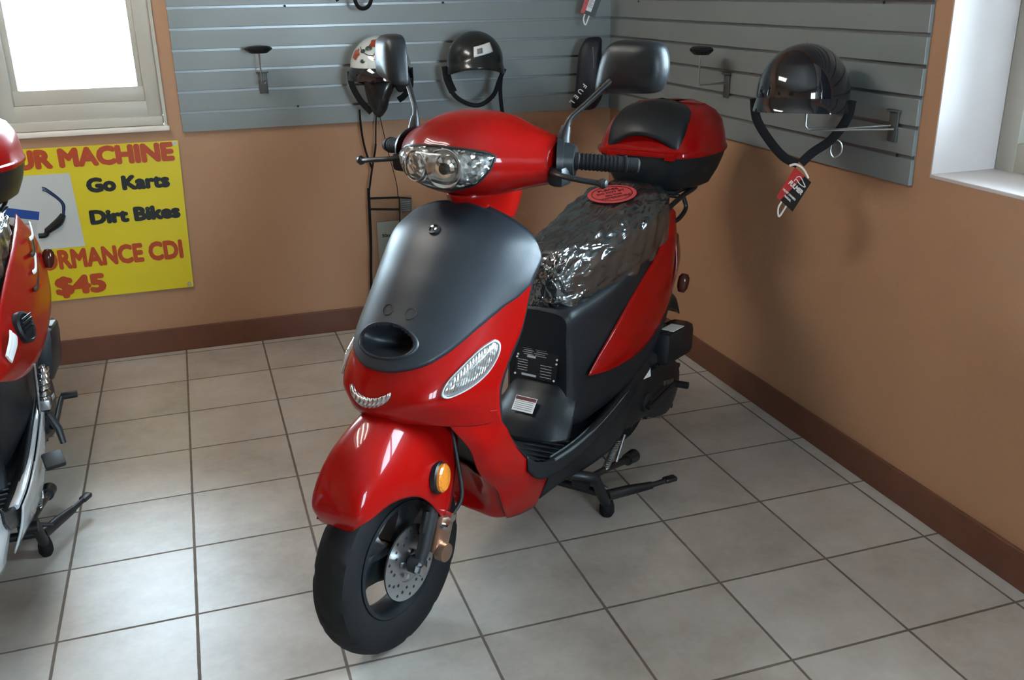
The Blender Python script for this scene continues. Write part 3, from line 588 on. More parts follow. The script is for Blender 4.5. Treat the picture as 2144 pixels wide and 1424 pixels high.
    def hl(off, sh, dome, nrow=13, ncol=49):
        P = []
        for w in np.linspace(0, 1, nrow):
            row = []
            for u in np.linspace(0, 6, ncol):
                p = cr(np.array(HT), u)*(1-w)+cr(np.array(HB), u)*w; c_ = np.array((0, 1.035)); p = c_+(p-c_)*sh
                e = 4*w*(1-w); e2 = 1-(2*u/6-1)**4; row.append((nx(p[0], p[1])+off+dome*math.sqrt(max(0, e*e2)), p[0], p[1]))
            P.append(row)
        return P
    P = hl(.002, 1.0, .008); Q = []
    # reflector: two bowls and faceted ends
    for r in P:
        row = []
        for (x, y, z) in r:
            d1 = math.hypot((y-.02)/.052, (z-1.032)/.044); f = .006*min(1, d1*d1) if d1 < 1 else .006+.002*math.sin(120*y)*math.sin(130*z)
            row.append((x-.004+f, y, z))
        Q.append(row)
    hlm = B().grid(Q).build('headlight', REFL, root, solid=.003, smooth=25, ref=CEN); tag(hlm, 'wide clear headlight with silver reflector')
    for y_, z_, r_ in ((-.047, 1.036, .032), (.026, 1.036, .040)):
        ax_ = np.array((1., .25*y_/.05, .12)); c_ = np.array((nx(y_, z_)+.000, y_, z_))
        B().lathe([(.010, .005), (.016, .0045), (.024, .006), (.031, .009), (r_-.002, .0135), (r_, .014), (r_+.0015, .012), (r_+.002, .004)], c_, ax_, None, 44).build('reflector_bowl', BOWL, hlm, smooth=25)
    B().grid(hl(.008, 1.0, .020)).build('headlight_glass', CLEAR, hlm, smooth=70)
    B().lathe([(.012, 0), (.012, .014), (.009, .018), (0, .019)], (nx(.026, 1.036)-.002, .026, 1.036), (1, 0, 0), BMETAL, 20).build('headlight_bulb', BMETAL, hlm)
    top = [(nx(p[0], p[1])+.004, *p) for p in [cr(np.array(HT), u) for u in np.linspace(0, 6, 60)]]; bot = [(nx(p[0], p[1])+.004, *p) for p in [cr(np.array(HB), u) for u in np.linspace(6, 0, 60)]]
    B().tube(top+bot[1:-1]+[top[0]], .003, n=8).build('headlight_gasket', BMETAL, hlm)
    if not second:
        b = B(); q = np.array((-.377, .165, 1.0745)); nr = np.array((.55, .45, 1.)); nr /= np.linalg.norm(nr)
        b.lathe([(.0135, -.002), (.0135, .0012), (0, .0018)], q, nr, GOLD, 28).lathe([(.0105, .001), (.0105, .0022), (0, .0022)], q, nr, GREEN, 24); tag(b.build('round_badge', GOLD, root), 'small green and gold oval badge')
    b = B(); nk = [[(-.30, 0, .965), (-.33, .045, .965), (-.40, .075, .965), (-.475, .072, .97)], [(-.31, 0, .93), (-.335, .042, .93), (-.40, .068, .93), (-.468, .066, .93)], [(-.325, 0, .90), (-.345, .038, .90), (-.40, .060, .90), (-.455, .058, .89)]]
    b.grid(smooth_patch(nk, 12, 25, True)).build('neck_cover', RED, root, solid=.003, smooth=50, ref=CEN)
    B().tube([(-.345, 0, .975), (-.335, 0, .90)], .034, n=20).build('neck_tube', BLK, root)
    for s in (1, -1):
        b = B(); b.tube([(-.420, .192*s, 1.036), (-.426, .205*s, 1.036)], [.052, .048], n=24); b.tube([(-.424, .203*s, 1.037), (-.432, .228*s, 1.036)], [.043, .034], n=24); b.box((-.395, .210*s, 1.010), (.05, .04, .045), .012); b.build('switch_housing', BLK, root)
        b = B(); gp = [np.array((-.430, .225*s, 1.037)), np.array((-.505, .345*s, 1.024))]; d = gp[1]-gp[0]
        prof = [(0, .019), (.06, .0195), (.08, .017), (.75, .0175), (.77, .020), (.80, .020), (.81, .0165), (.97, .0165), (1., .013)]
        b.tube([gp[0]+d*k for k, _ in prof], [r for _, r in prof], n=20)
        for k in range(10): b.tube([gp[0]+d*(.12+.06*k), gp[0]+d*(.145+.06*k)], .0186, n=20)
        b.build('handlebar_grip', RUB, root)
        b = B(); b.tube([(-.372, .205*s, 1.020), (-.355, .235*s, 1.018), (-.360, .280*s, 1.012), (-.373, .318*s, 1.006)], (.0085, .006), n=12, sm=18, ref=(0, 0, 1)); b.lathe([(0, -.011), (.008, -.008), (.0115, 0), (.008, .008), (0, .011)], (-.374, .323*s, 1.006), (0, 1, 0), None, 16)
        b.build('brake_lever', BMETAL, root)
        if second: continue
        b = B(); b.tube([(-.428, .200*s, 1.070), (-.430, .200*s, 1.086), (-.438, .202*s, 1.108)], [.015, .014, .010], n=16); b.tube([(-.437, .202*s, 1.104), (-.447, .208*s, 1.125), (-.470, .235*s, 1.155), (-.492, .262*s, 1.185), (-.510, .285*s, 1.21)], [.0075, .0065, .0065, .0075, .009], n=12, sm=22)
        mr = b.build('mirror_stem', BMETAL, root)
        # mirror head: rounded shell, glass to the rear
        ctr = np.array((-.530, .307, 1.226)) if s > 0 else np.array((-.520, -.318, 1.232)); ax = np.array((.18, .98, .03)) if s > 0 else np.array((-.60, -.80, .03)); ax /= np.linalg.norm(ax); fw = np.array((1., -.18*s, 0.05)) if s > 0 else np.array((.80, -.60, .05)); fw -= ax*np.dot(ax, fw); fw /= np.linalg.norm(fw); vz = np.cross(fw, ax)*s
        OUT = [(-.082, -.052), (-.060, -.056), (0, -.054), (.055, -.052), (.080, -.040), (.092, -.005), (.088, .030), (.070, .050), (.02, .056), (-.03, .055), (-.055, .040), (-.072, .005)]
        cv = closed_curve(OUT, 56); rg = []
        for f, dp in ((.98, -.012), (1.0, -.010), (1.0, 0), (.985, .010), (.93, .022), (.80, .031), (.55, .037), (.25, .040), (.02, .0405)): rg.append([ctr+ax*q[0]*f+vz*q[1]*f+fw*dp for q in cv])
        b = B().loft(rg); b.tube([(-.490, .260*s, 1.183), tuple(ctr-ax*.062-vz*.036+fw*.004), tuple(ctr-ax*.040-vz*.020+fw*.008), tuple(ctr+fw*.006)], [.009, .017, .026, .030], n=14, sm=12); sh = b.build('mirror_shell', BLK, mr, smooth=60)
        B().loft([[ctr+ax*q[0]*.94+vz*q[1]*.92+fw*-.0125 for q in cv], [ctr+ax*q[0]*.94+vz*q[1]*.92+fw*-.011 for q in cv]]).build('mirror_glass', CHROME, mr)
    # --- engine side
    cv = closed_curve([(-.86, .255), (-.93, .315), (-1.02, .322), (-1.10, .305), (-1.20, .300), (-1.29, .265), (-1.325, .205), (-1.30, .140), (-1.23, .105), (-1.13, .125), (-1.03, .165), (-.93, .170), (-.87, .195)], 64); cc = np.mean(cv, 0); rg = []
    for f, y in ((1., .05), (1., .125), (.985, .140), (.94, .150), (.80, .155), (.4, .158), (.02, .158)): rg.append([(cc[0]+(q[0]-cc[0])*f, y, cc[1]+(q[1]-cc[1])*f) for q in cv])
    b = B().loft(rg)
    for k in range(7): b.box((-1.235+.012*k, .1585, .215+.003*k), (.005, .003, .016), .001, m=STEEL)
    b.lathe([(.030, .0), (.030, .012), (.022, .018), (0, .018)], (-1.02, .155, .225), (0, 1, 0), None, 24)
    eng = b.build('engine_cover', BMETAL, root, smooth=40)
    for k in range(12):
        q = closed_curve(list(cv), 12)[k]; x_, z_ = cc[0]+(q[0]-cc[0])*.97, cc[1]+(q[1]-cc[1])*.97
        B().cyl((x_, .138, z_), (x_, .150, z_), .008, n=8).build('engine_bolt', STEEL if k % 4 == 0 else BMETAL, eng)
    b = B(); b.tube([(-1.02, .172, .225), (-1.00, .185, .222), (-1.15, .190, .235), (-1.17, .200, .238)], .008, n=10, sm=16); b.tube([(-1.165, .19, .238), (-1.165, .235, .240)], .011, n=12); b.build('kick_starter', BMETAL, root)
    b = B(); b.box((-1.215, .150, .352), (.21, .085, .105), .022, (0, -.10, 0)); b.tube([(-1.12, .13, .33), (-1.05, .10, .33), (-.98, .08, .33)], .028, n=16, sm=10); ab = b.build('air_box', BLK, root)
    tag(B().box((-1.195, .165, .4065), (.085, .042, .002), .0004, (0, -.10, 0)).build('air_box_label', WHITE, ab, smooth=0), 'white paper label')
    B().plate([(0, 0), (-.062, .018), (-.068, -.012)], .001, (-.985, .1595, .308), (1, 0, 0), (0, 0, 1)).build('engine_label', WHITE, eng, smooth=0)
    b = B(); b.tube([(-.85, .02, .20), (-.95, .03, .22), (-1.0, .03, .23)], .075, n=20); b.box((-.90, 0, .21), (.26, .20, .13), .03); b.build('engine_block', BMETAL, root)
    b = B(); b.tube([(-1.0, -.12, .24), (-1.10, -.13, .26), (-1.22, -.135, .29), (-1.42, -.135, .34), (-1.50, -.135, .36)], [.03, .045, .052, .052, .03], n=20, sm=24); b.tube([(-.86, -.05, .16), (-.92, -.10, .15), (-1.02, -.12, .22)], .014, n=10, sm=14); b.build('exhaust_muffler', BMETAL, root)
    for s in (1, -1):
        b = B(); b.tube([(-1.19, .115*s, .27), (-1.20, .110*s, .50)], .012, n=12)
        for k in range(10): b.lathe([(.026, -.005), (.028, 0), (.026, .005)], (-1.19-.001*k, .113*s, .30+.018*k), (0, 0, 1), STEEL if second else BMETAL, 16)
        b.build('shock_absorber', BMETAL, root)
    if second:
        b = B(); b.tube([(-.88, .190, .352), (-.90, .190, .335)], .020, n=14, m=BMETAL)
        for k in range(6): b.lathe([(.012, -.004), (.014+.001*k, 0), (.012, .004)], (-.890+.001*k, .190, .400-.009*k), (0, 0, 1), CHROME, 18)
        b.box((-.885, .190, .345), (.040, .034, .022), .004, m=STEEL); b.tube([(-.86, .176, .42), (-.865, .178, .33)], .004, n=8, m=STEEL); b.build('coil_spring', CHROME, root)
        B().tube([(-.885, .195, .315), (-.87, .215, .275), (-.86, .222, .235)], [.011, .010, .008], n=10).build('foot_peg', BMETAL, root)
        B().box((-.72, .215, .262), (.055, .05, .014), .005, (0, .3, .3)).build('pedal', MATTE, root)
    # --- stands
    b = B()
    for s in (1, -1):
        b.tube([(-.60, .090*s, .165), (-.625, .150*s, .162), (-.652, .178*s, .150), (-.690, .181*s, .080), (-.717, .182*s, .040)], [.013, .014, .015, .015, .015], n=14)
        b.lathe([(0, 0), (.015, .0), (.0215, .012), (.021, .030), (.016, .048), (0, .05)], (-.722, .182*s, 0), (0, 0, 1), RUB, 20)
    b.tube([(-.688, -.172, .085), (-.688, .172, .085)], .011, n=12)
    b.tube([(-.722, .182, .062), (-.79, .215, .055), (-.86, .255, .048)], [.016, .015, .011], n=14); b.tube([(-.855, .252, .048), (-.905, .283, .050)], .008, n=10); b.box((-.915, .288, .051), (.040, .024, .014), .004, (0, 0, -.55))
    b.build('center_stand', BMETAL, root, smooth=40)
    b = B(); b.tube([(-.63, .130, .135), (-.70, .142, .120), (-.80, .150, .105), (-.93, .152, .075)], [.012, .010, .010, .012], n=12, sm=16); b.tube([(-.915, .152, .078), (-.965, .152, .070)], [.018, .020], n=16)
    b.cyl((-.64, .12, .130), (-.64, .165, .130), .014, n=12); b.cyl((-.70, .15, .105), (-.715, .185, .088), .006, n=8)
    b.build('side_stand', BMETAL, root)
    b = B(); hx = []
    for k in range(161): t = k/160; hx.append((-.775-.085*t+.009*math.cos(t*2*math.pi*14), .150+.009*math.sin(t*2*math.pi*14), .115+.055*t))
    b.tube(hx, .0022, n=6); b.tube([(-.84, .150, .10), (-.90, .148, .165)], .006, n=10); b.build('stand_spring', STEEL, root)
    if second: alter(root)
    return root
def alter(root):
    """the second machine: longer and higher at the tail, wider side panels, bars turned to the right, no mirrors fitted"""
    sm = lambda a, b, v: (lambda t: t*t*(3-2*t))(min(1., max(0., (v-a)/(b-a))))
    bars = ('handlebar_cover', 'headlight', 'switch_housing', 'handlebar_grip', 'brake_lever', 'neck_tube')
    Mx = Matrix.Translation((-.42, 0, 1.)) @ Matrix.Rotation(R_(-46), 4, Vector((-.42, 0, 1.))) @ Matrix.Translation((.42, 0, -1.))
    for o in root.children:
        fam = [o]+list(o.children); kind = o.name.split('.')[0]
        for q in fam:
            for v in q.data.vertices:
                x, y, z = v.co
                if kind in bars: v.co = Mx @ v.co; continue
                if kind in ('side_stand', 'stand_spring', 'rear_side_panel', 'side_vent', 'rear_signal', 'signal_stem'): continue
                if kind == 'center_stand': v.co.y = y*.86; continue
                if kind == 'side_skirt': v.co.y = y*1.13; continue
                k = sm(.55, 1.0, -x); 
                wy = 1+.10*k*sm(.34, .42, z)*(1-sm(.62, .76, z))
                if kind in ('top_case', 'rear_rack'): wy = .88
                v.co = (x-.14*max(0, -x-.6), y*wy, z+.075*k*sm(.33, .44, z)*(1-sm(.70, .80, z)))
# ------------------------------------------------------------------ room: corner at the origin, back wall y=0, right wall x=0
def wall_mat(name, col):
    M = mat(name, col, .62, var=.06, vscale=1.6, bump=.25, bscale=45); return M
WALLM = wall_mat('tan_wall_paint', (.385, .212, .118))
REVEAL = mat('white_plaster', (.56, .50, .48), .55, bump=.1, bscale=30)
CEILM = mat('ceiling_tile', (.62, .60, .56), .8, var=.05)
BASEM = mat('baseboard_brown', (.135, .052, .028), .45, var=.25, vscale=12, bump=.12, bscale=30)
FRAMEM = mat('window_frame_paint', (.44, .42, .36), .4, var=.05)
SILLM = mat('sill_paint', (.72, .67, .58), .4)
def floor_mat():
    T = .308; M = bpy.data.materials.new('floor_tile'); M.use_nodes = True; nt = M.node_tree; b = nt.nodes['Principled BSDF']; L = nt.links.new
    tc = nt.nodes.new('ShaderNodeTexCoord'); sp = nt.nodes.new('ShaderNodeSeparateXYZ'); L(tc.outputs['Object'], sp.inputs[0])
    def mth(op, a, bb=None, c=None):
        n = nt.nodes.new('ShaderNodeMath'); n.operation = op
        for i, x in enumerate((a, bb, c)):
            if x is None: continue
            if isinstance(x, (int, float)): n.inputs[i].default_value = x
            else: L(x, n.inputs[i])
        return n.outputs[0]
    u = mth('MULTIPLY_ADD', sp.outputs[0], 1/T, 27.1387); v = mth('MULTIPLY_ADD', sp.outputs[1], 1/T, 40.1216)
    du = mth('ABSOLUTE', mth('SUBTRACT', mth('FRACT', mth('ADD', u, .5)), .5)); dv = mth('ABSOLUTE', mth('SUBTRACT', mth('FRACT', mth('ADD', v, .5)), .5))
    nz = nt.nodes.new('ShaderNodeTexNoise'); nz.inputs['Scale'].default_value = 30; nz.inputs['Detail'].default_value = 3; L(tc.outputs['Object'], nz.inputs['Vector'])
    d = mth('ADD', mth('MINIMUM', du, dv), mth('MULTIPLY', mth('SUBTRACT', nz.outputs['Fac'], .5), .006))
    mr = nt.nodes.new('ShaderNodeMapRange'); mr.inputs['From Min'].default_value = .0085; mr.inputs['From Max'].default_value = .0125; L(d, mr.inputs['Value'])
    tile = mr.outputs['Result']                                   # 0 in the grout, 1 on the tile
    cb = nt.nodes.new('ShaderNodeCombineXYZ'); L(mth('FLOOR', u), cb.inputs[0]); L(mth('FLOOR', v), cb.inputs[1])
    wn = nt.nodes.new('ShaderNodeTexWhiteNoise'); wn.noise_dimensions = '3D'; L(cb.outputs[0], wn.inputs['Vector'])
    n1 = nt.nodes.new('ShaderNodeTexNoise'); n1.inputs['Scale'].default_value = 5.5; n1.inputs['Detail'].default_value = 7; n1.inputs['Roughness'].default_value = .65; L(tc.outputs['Object'], n1.inputs['Vector'])
    n2 = nt.nodes.new('ShaderNodeTexNoise'); n2.inputs['Scale'].default_value = 60; n2.inputs['Detail'].default_value = 4; L(tc.outputs['Object'], n2.inputs['Vector'])
    rp = nt.nodes.new('ShaderNodeValToRGB'); L(mth('ADD', mth('MULTIPLY', n1.outputs['Fac'], .75), mth('ADD', mth('MULTIPLY', wn.outputs['Value'], .16), mth('MULTIPLY', n2.outputs['Fac'], .14))), rp.inputs[0])
    e = rp.color_ramp.elements; e[0].position = .28; e[0].color = (.27, .235, .20, 1); e[1].position = .72; e[1].color = (.45, .41, .365, 1)
    k = rp.color_ramp.elements.new(.5); k.color = (.37, .325, .28, 1)
    mx = nt.nodes.new('ShaderNodeMix'); mx.data_type = 'RGBA'; L(tile, mx.inputs[0]); mx.inputs[6].default_value = (.115, .088, .068, 1); L(rp.outputs[0], mx.inputs[7]); L(mx.outputs[2], b.inputs['Base Color'])
    rr = nt.nodes.new('ShaderNodeMapRange'); L(tile, rr.inputs['Value']); rr.inputs['To Min'].default_value = .8; rr.inputs['To Max'].default_value = .38; L(rr.outputs['Result'], b.inputs['Roughness'])
    h = mth('ADD', mth('MULTIPLY', tile, 1.), mth('MULTIPLY', n2.outputs['Fac'], .12)); bp = nt.nodes.new('ShaderNodeBump'); bp.inputs['Strength'].default_value = .5; bp.inputs['Distance'].default_value = .003
    L(h, bp.inputs['Height']); L(bp.outputs['Normal'], b.inputs['Normal']); b.inputs['Specular IOR Level'].default_value = .55
    return M
XL, YF, ZC = -4.6, -6.4, 2.65
def struct(name, mb, m, **k): o = mb.build(name, m, **k); o['kind'] = 'structure'; return o
struct('floor', MB().box(((XL+.3)/2-.15, (YF+.3)/2-.15, -.05), (-XL+.6, -YF+.6, .1)), floor_mat(), smooth=0)
struct('ceiling', MB().box((XL/2, YF/2, ZC+.05), (-XL+.6, -YF+.6, .1)), CEILM, smooth=0)
def wall_with_hole(name, axis, pos, th, a0, a1, h0, h1, z0, z1, rev=None):
    """wall in the plane axis=pos (thickness th outward), spanning a0..a1, hole h0..h1 x z0..z1"""
    b = MB()
    def bx(p, q, r, s):
        if q-p < 1e-4 or s-r < 1e-4: return
        c, d = (p+q)/2, q-p
        if axis == 'y': b.box((c, pos+th/2, (r+s)/2), (d, abs(th), s-r))
        else: b.box((pos+th/2, c, (r+s)/2), (abs(th), d, s-r))
    bx(a0, h0, 0, ZC); bx(h1, a1, 0, ZC); bx(h0, h1, 0, z0); bx(h0, h1, z1, ZC)
    return struct(name, b, WALLM, smooth=0)
BX0, BX1, BZ0, BZ1 = -2.43, -1.842, .905, 1.78          # back window opening
RY0, RY1, RZ0, RZ1 = -4.10, -1.975, .918, 2.24          # right window opening
wall_with_hole('wall_back', 'y', .012, .20, XL, .29, BX0, BX1, BZ0, BZ1)
wall_with_hole('wall_right', 'x', .012, .28, YF, .012, RY0, RY1, RZ0, RZ1)
wall_with_hole('wall_front', 'y', YF, -.20, XL, .29, -1.15, -.15, .85, 2.15)
wall_with_hole('wall_left', 'x', XL, -.20, YF-.2, .212, -3.2, -3.2, 1.0, 2.1)
# linings of the window openings
b = MB(); t = .004
b.box((.15, RY1-t/2, (RZ0+RZ1)/2), (.276, t, RZ1-RZ0)); b.box((.15, RY0+t/2, (RZ0+RZ1)/2), (.276, t, RZ1-RZ0)); b.box((.15, (RY0+RY1)/2, RZ1-t/2), (.276, RY1-RY0, t)); b.box((.152, (RY0+RY1)/2, RZ0+.004), (.284, RY1-RY0, .010), .002)
struct('trim_1', b, REVEAL, smooth=0)
# right window: frame set deep in the wall
b = MB(); fx = .24
for (y, w) in ((RY1-.035, .062), (RY0+.035, .062)): b.box((fx-.0015, y, (RZ0+RZ1)/2), (.055, w, RZ1-RZ0-.012), .004)
for z in (RZ0+.045, RZ1-.035): b.box((fx, (RY0+RY1)/2, z), (.055, RY1-RY0-.01, .075), .004)
w = struct('window_1', b, FRAMEM)
b = MB()
for (y, ww) in ((RY1-.095, .05), (RY0+.095, .05), ((RY0+RY1)/2, .05)): b.box((fx+.0105, y, (RZ0+RZ1)/2), (.035, ww+.012, RZ1-RZ0-.15), .004)
for z in (RZ0+.112, RZ1-.10): b.box((fx+.012, (RY0+RY1)/2, z), (.035, RY1-RY0-.14, .055), .004)
b.build('window_sash', FRAMEM, w)
MB().box((fx+.012, (RY0+RY1)/2, (RZ0+RZ1)/2), (.004, RY1-RY0-.17, RZ1-RZ0-.20)).build('window_pane', PANE, w, smooth=0)
# back window
b = MB(); fy = .055
b.box((BX1-.006, .07, (BZ0+BZ1)/2), (.012, .13, BZ1-BZ0)); b.box((BX0+.006, .07, (BZ0+BZ1)/2), (.012, .13, BZ1-BZ0)); b.box(((BX0+BX1)/2, .07, BZ1-.006), (BX1-BX0, .13, .012))
for (x, ww) in ((BX1-.040, .056), (BX0+.038, .052)): b.box((x, fy+.0085, (BZ0+BZ1)/2+.02), (ww, .05, BZ1-BZ0-.05), .005)
b.box(((BX0+BX1)/2, fy+.01, BZ0+.072), (BX1-BX0-.03, .05, .060), .005); b.box(((BX0+BX1)/2, fy+.01, BZ1-.05), (BX1-BX0-.03, .05, .07), .005)
b.box(((BX0+BX1)/2, fy+.0, BZ0+.028), (BX1-BX0-.026, .075, .034), .006)
w = struct('window_2', b, FRAMEM)
b = MB(); gx0, gx1, gz0 = -2.345, -1.932, BZ0+.155
b.box((gx1+.012, fy+.022, (gz0+BZ1)/2-.06), (.024, .03, BZ1-gz0-.1), .003); b.box((gx0-.012, fy+.022, (gz0+BZ1)/2-.06), (.024, .03, BZ1-gz0-.1), .003)
b.box(((gx0+gx1)/2, fy+.0205, gz0-.026), (gx1-gx0+.10, .03, .054), .003); b.box(((gx0+gx1)/2, fy+.022, BZ1-.11), (gx1-gx0+.06, .03, .05), .003)
b.build('window_sash', FRAMEM, w)
b = MB(); b.box((gx1+.030, fy+.018, (gz0+BZ1)/2-.06), (.008, .026, BZ1-gz0-.1), .002); b.build('window_seal', RUB, w)
MB().box(((gx0+gx1)/2, fy+.026, (gz0+BZ1)/2-.06), (gx1-gx0, .004, BZ1-gz0-.12)).build('window_pane', PANE, w, smooth=0)
MB().box(((BX0+BX1)/2, .012+.024, BZ0+.001), (BX1-BX0+.012, .085, .018), .003).build('window_sill', SILLM, w)
# windows behind the camera
b = MB()
for x in (-1.12, -.65, -.18): b.box((x, YF-.08, 1.5), (.07, .07, 1.3), .004)
for z in (.88, 2.12): b.box((-.65, YF-.081, z), (1.0, .07, .07), .004)
w = struct('window_3', b, FRAMEM); MB().box((-.65, YF-.08, 1.5), (.96, .004, 1.24)).build('window_pane', PANE, w, smooth=0)
# baseboards
struct('baseboard_back', MB().box((XL/2, .006, .05), (-XL, .012, .10), .003), BASEM, smooth=0)
struct('baseboard_right', MB().box((.006, YF/2, .05), (.012, -YF, .10), .003), BASEM, smooth=0)
struct('baseboard_left', MB().box((XL+.006, YF/2, .05), (.012, -YF, .10), .003), BASEM, smooth=0)
# ground outside
GR = mat('pale_concrete', (.62, .61, .58), .8, var=.1, vscale=.6)
struct('ground', MB().box((0, 0, -.20), (90, 90, .1)), GR, smooth=0)
# ceiling troffer
LAMP = mat('fluorescent_tube', (.9, .9, .9), .4, emit=(1., .97, .92), es=33.)
for (x, y) in ((-2.45, -1.10),):
    t = empty('ceiling_light', (x, y, ZC)); tag(t, 'fluorescent troffer on the ceiling in front of the left window', 'ceiling light')
    b = MB(); b.box((0, 0, -.012), (.60, 1.2, .02), .003)
    for s in (1, -1): b.box((.295*s, 0, -.045), (.012, 1.2, .06), .002); b.box((0, .595*s, -.045), (.6, .012, .06), .002)
    b.build('lamp_housing', CEILM, t)
    for q in (-.18, 0, .18): MB().cyl((q, -.56, -.045), (q, .56, -.045), .019, n=14).build('lamp_tube', LAMP, t)
# ------------------------------------------------------------------ slat walls
SLATB = mat('slat_grey', (.20, .222, .222), .34, var=.05, vscale=4, bump=.04, bscale=80); SLATD = mat('slat_groove', (.24, .25, .25), .32, metal=.6)
ALU = mat('aluminium_insert', (.55, .55, .55), .35, metal=1.)
def slatwall(name, label, horiz, a0, a1, face, mt, ends):
    """horiz: 'x' = on the back wall, 'y' = on the right wall; a0..a1 along it; face: front plane"""
    root = empty(name, (0, 0, 0)); tag(root, label, 'slat wall'); z = .886; first = True; zs = []
    b = MB(); g = MB(); gz = .958; top = 1.95
    def bx(mb, lo, hi, d0, d1, r=.0015):
        c = ((a0+a1)/2, (d0+d1)/2, (lo+hi)/2); s = (a1-a0, d1-d0, hi-lo)
        if horiz == 'y': c = (c[1], c[0], c[2]); s = (s[1], s[0], s[2])
        mb.box(c, s, r)
    lo = z
    while lo < top:
        hi = gz-.0045; bx(b, lo, min(hi, top), face, face+.012); lo = gz+.0045
        if gz < top: g.add([], []); bx(g, gz-.006, gz+.006, face+.0085, face+.012, 0)
        gz += .0762
    b.build('slat', mt, root, smooth=0); g.build('slat_groove', SLATD, root, smooth=0)
    return root
sb = slatwall('slat_wall_panel', 'grey slat wall panel on the back wall beside the left window', 'x', -1.790, .010, 0.0, SLATB, 0)
sr = slatwall('slat_wall_panel', 'grey slat wall panel on the right wall beside the bright window recess', 'y', -1.915, -.0003, 0.0, SLATB, 0)
def screw(p, nrm, par):
    b = MB(); b.lathe([(.0045, 0), (.0045, .0015), (0, .003)], p, nrm, None, 12); b.build('screw', BMETAL, par)
for (x, z) in ((-1.36, 1.338), (-1.345, .962), (-.735, 1.338)): screw((x, 0, z), (0, -1, 0), sb)
for (y, z) in ((-.27, 1.33), (-1.74, 1.338), (-1.86, .958), (-1.23, .957)): screw((0, y, z), (-1, 0, 0), sr)
# ------------------------------------------------------------------ banner
YEL = mat('yellow_vinyl', (.62, .50, .012), .38, bump=.05, bscale=12); REDP = mat('red_print', (.40, .055, .012), .4); BLKP = mat('black_print', (.012, .013, .012), .4)
PALE = mat('pale_print', (.50, .52, .50), .4); BLUEP = mat('blue_print', (.02, .06, .26), .4)
bn = empty('vinyl_banner', (0, 0, 0)); tag(bn, 'yellow vinyl banner with red and black lettering hung under the left window', 'banner')
Yb = .0075
q = [(-2.64, .267), (-1.829, .2675), (-1.812, .857), (-2.64, .858)]
MB().plate(q, .0035, (0, Yb, 0), (1, 0, 0), (0, 0, 1)).build('banner_sheet', YEL, bn, smooth=0)
UX, UZ = np.array((1, 0, 0.)), np.array((.0, 0, 1.))
O = lambda x, z: (x, Yb-.0040, z)
text('banner_lettering', 'UR MACHINE', .090, REDP, O(-1.832, .786), UX, UZ, bn, .0058, 'RIGHT', .0008, .562)
text('banner_lettering', 'Go Karts', .070, BLKP, O(-2.165, .684), UX, UZ, bn, .0046, 'LEFT', .0008, .302)
text('banner_lettering', 'Dirt Bikes', .070, BLKP, O(-2.172, .560), UX, UZ, bn, .0046, 'LEFT', .0008, .332)
text('banner_lettering', 'ORMANCE CDI', .098, REDP, O(-1.850, .396), UX, UZ, bn, .0052, 'RIGHT', .0008, .525)
text('banner_lettering', '$45', .095, REDP, O(-2.338, .291), UX, UZ, bn, .0062, 'LEFT', .0008, .185)
ph = MB().plate([(-2.64, .475), (-2.205, .475), (-2.215, .760), (-2.64, .760)], .001, (0, Yb-.0036, 0), UX, UZ).build('banner_picture', PALE, bn, smooth=0)
b = MB(); d0 = (0, Yb-.0048, 0)
b.plate([(-2.64, .62), (-2.345, .625-.005), (-2.385, .475+.01), (-2.64, .475)], .0006, d0, UX, UZ, GREYT); b.plate([(-2.64, .690), (-2.342, .622), (-2.350, .590), (-2.64, .652)], .0008, d0, UX, UZ, BLUEP); b.plate([(-2.64, .545), (-2.372, .518), (-2.385, .476), (-2.64, .500)], .0008, d0, UX, UZ, BLUEP)
for k in range(4): b.plate([(-2.44, .585-.018*k), (-2.375-.004*k, .580-.018*k), (-2.376-.004*k, .576-.018*k), (-2.44, .581-.018*k)], .0009, d0, UX, UZ, GREYT2)
dd = Yb-.0056
b.tube([(-2.360, dd, .530), (-2.335, dd, .532), (-2.325, dd, .555)], .010, BLKP, 8, sm=10); b.tube([(-2.330, dd, .545), (-2.285, dd, .575), (-2.262, dd, .605)], [.012, .016, .010], BLKP, 8, sm=10)
for k in range(3): b.tube([(-2.264+.003*k, dd, .603), (-2.262+.004*k, dd, .650), (-2.30, dd, .692+.006*k), (-2.318, dd, .702+.006*k)], .0022, BLKP if k != 1 else BLUEP, 6, sm=18)
b.build('picture_print', PALE, ph, smooth=30)
for (x, z) in ((-1.826, .846), (-1.843, .281)):
    MB().lathe([(.0035, .0), (.0035, .0014), (.009, .0014), (.009, 0)], (x, Yb-.0035, z), (0, -1, 0), n=20).build('grommet', STEEL, bn)
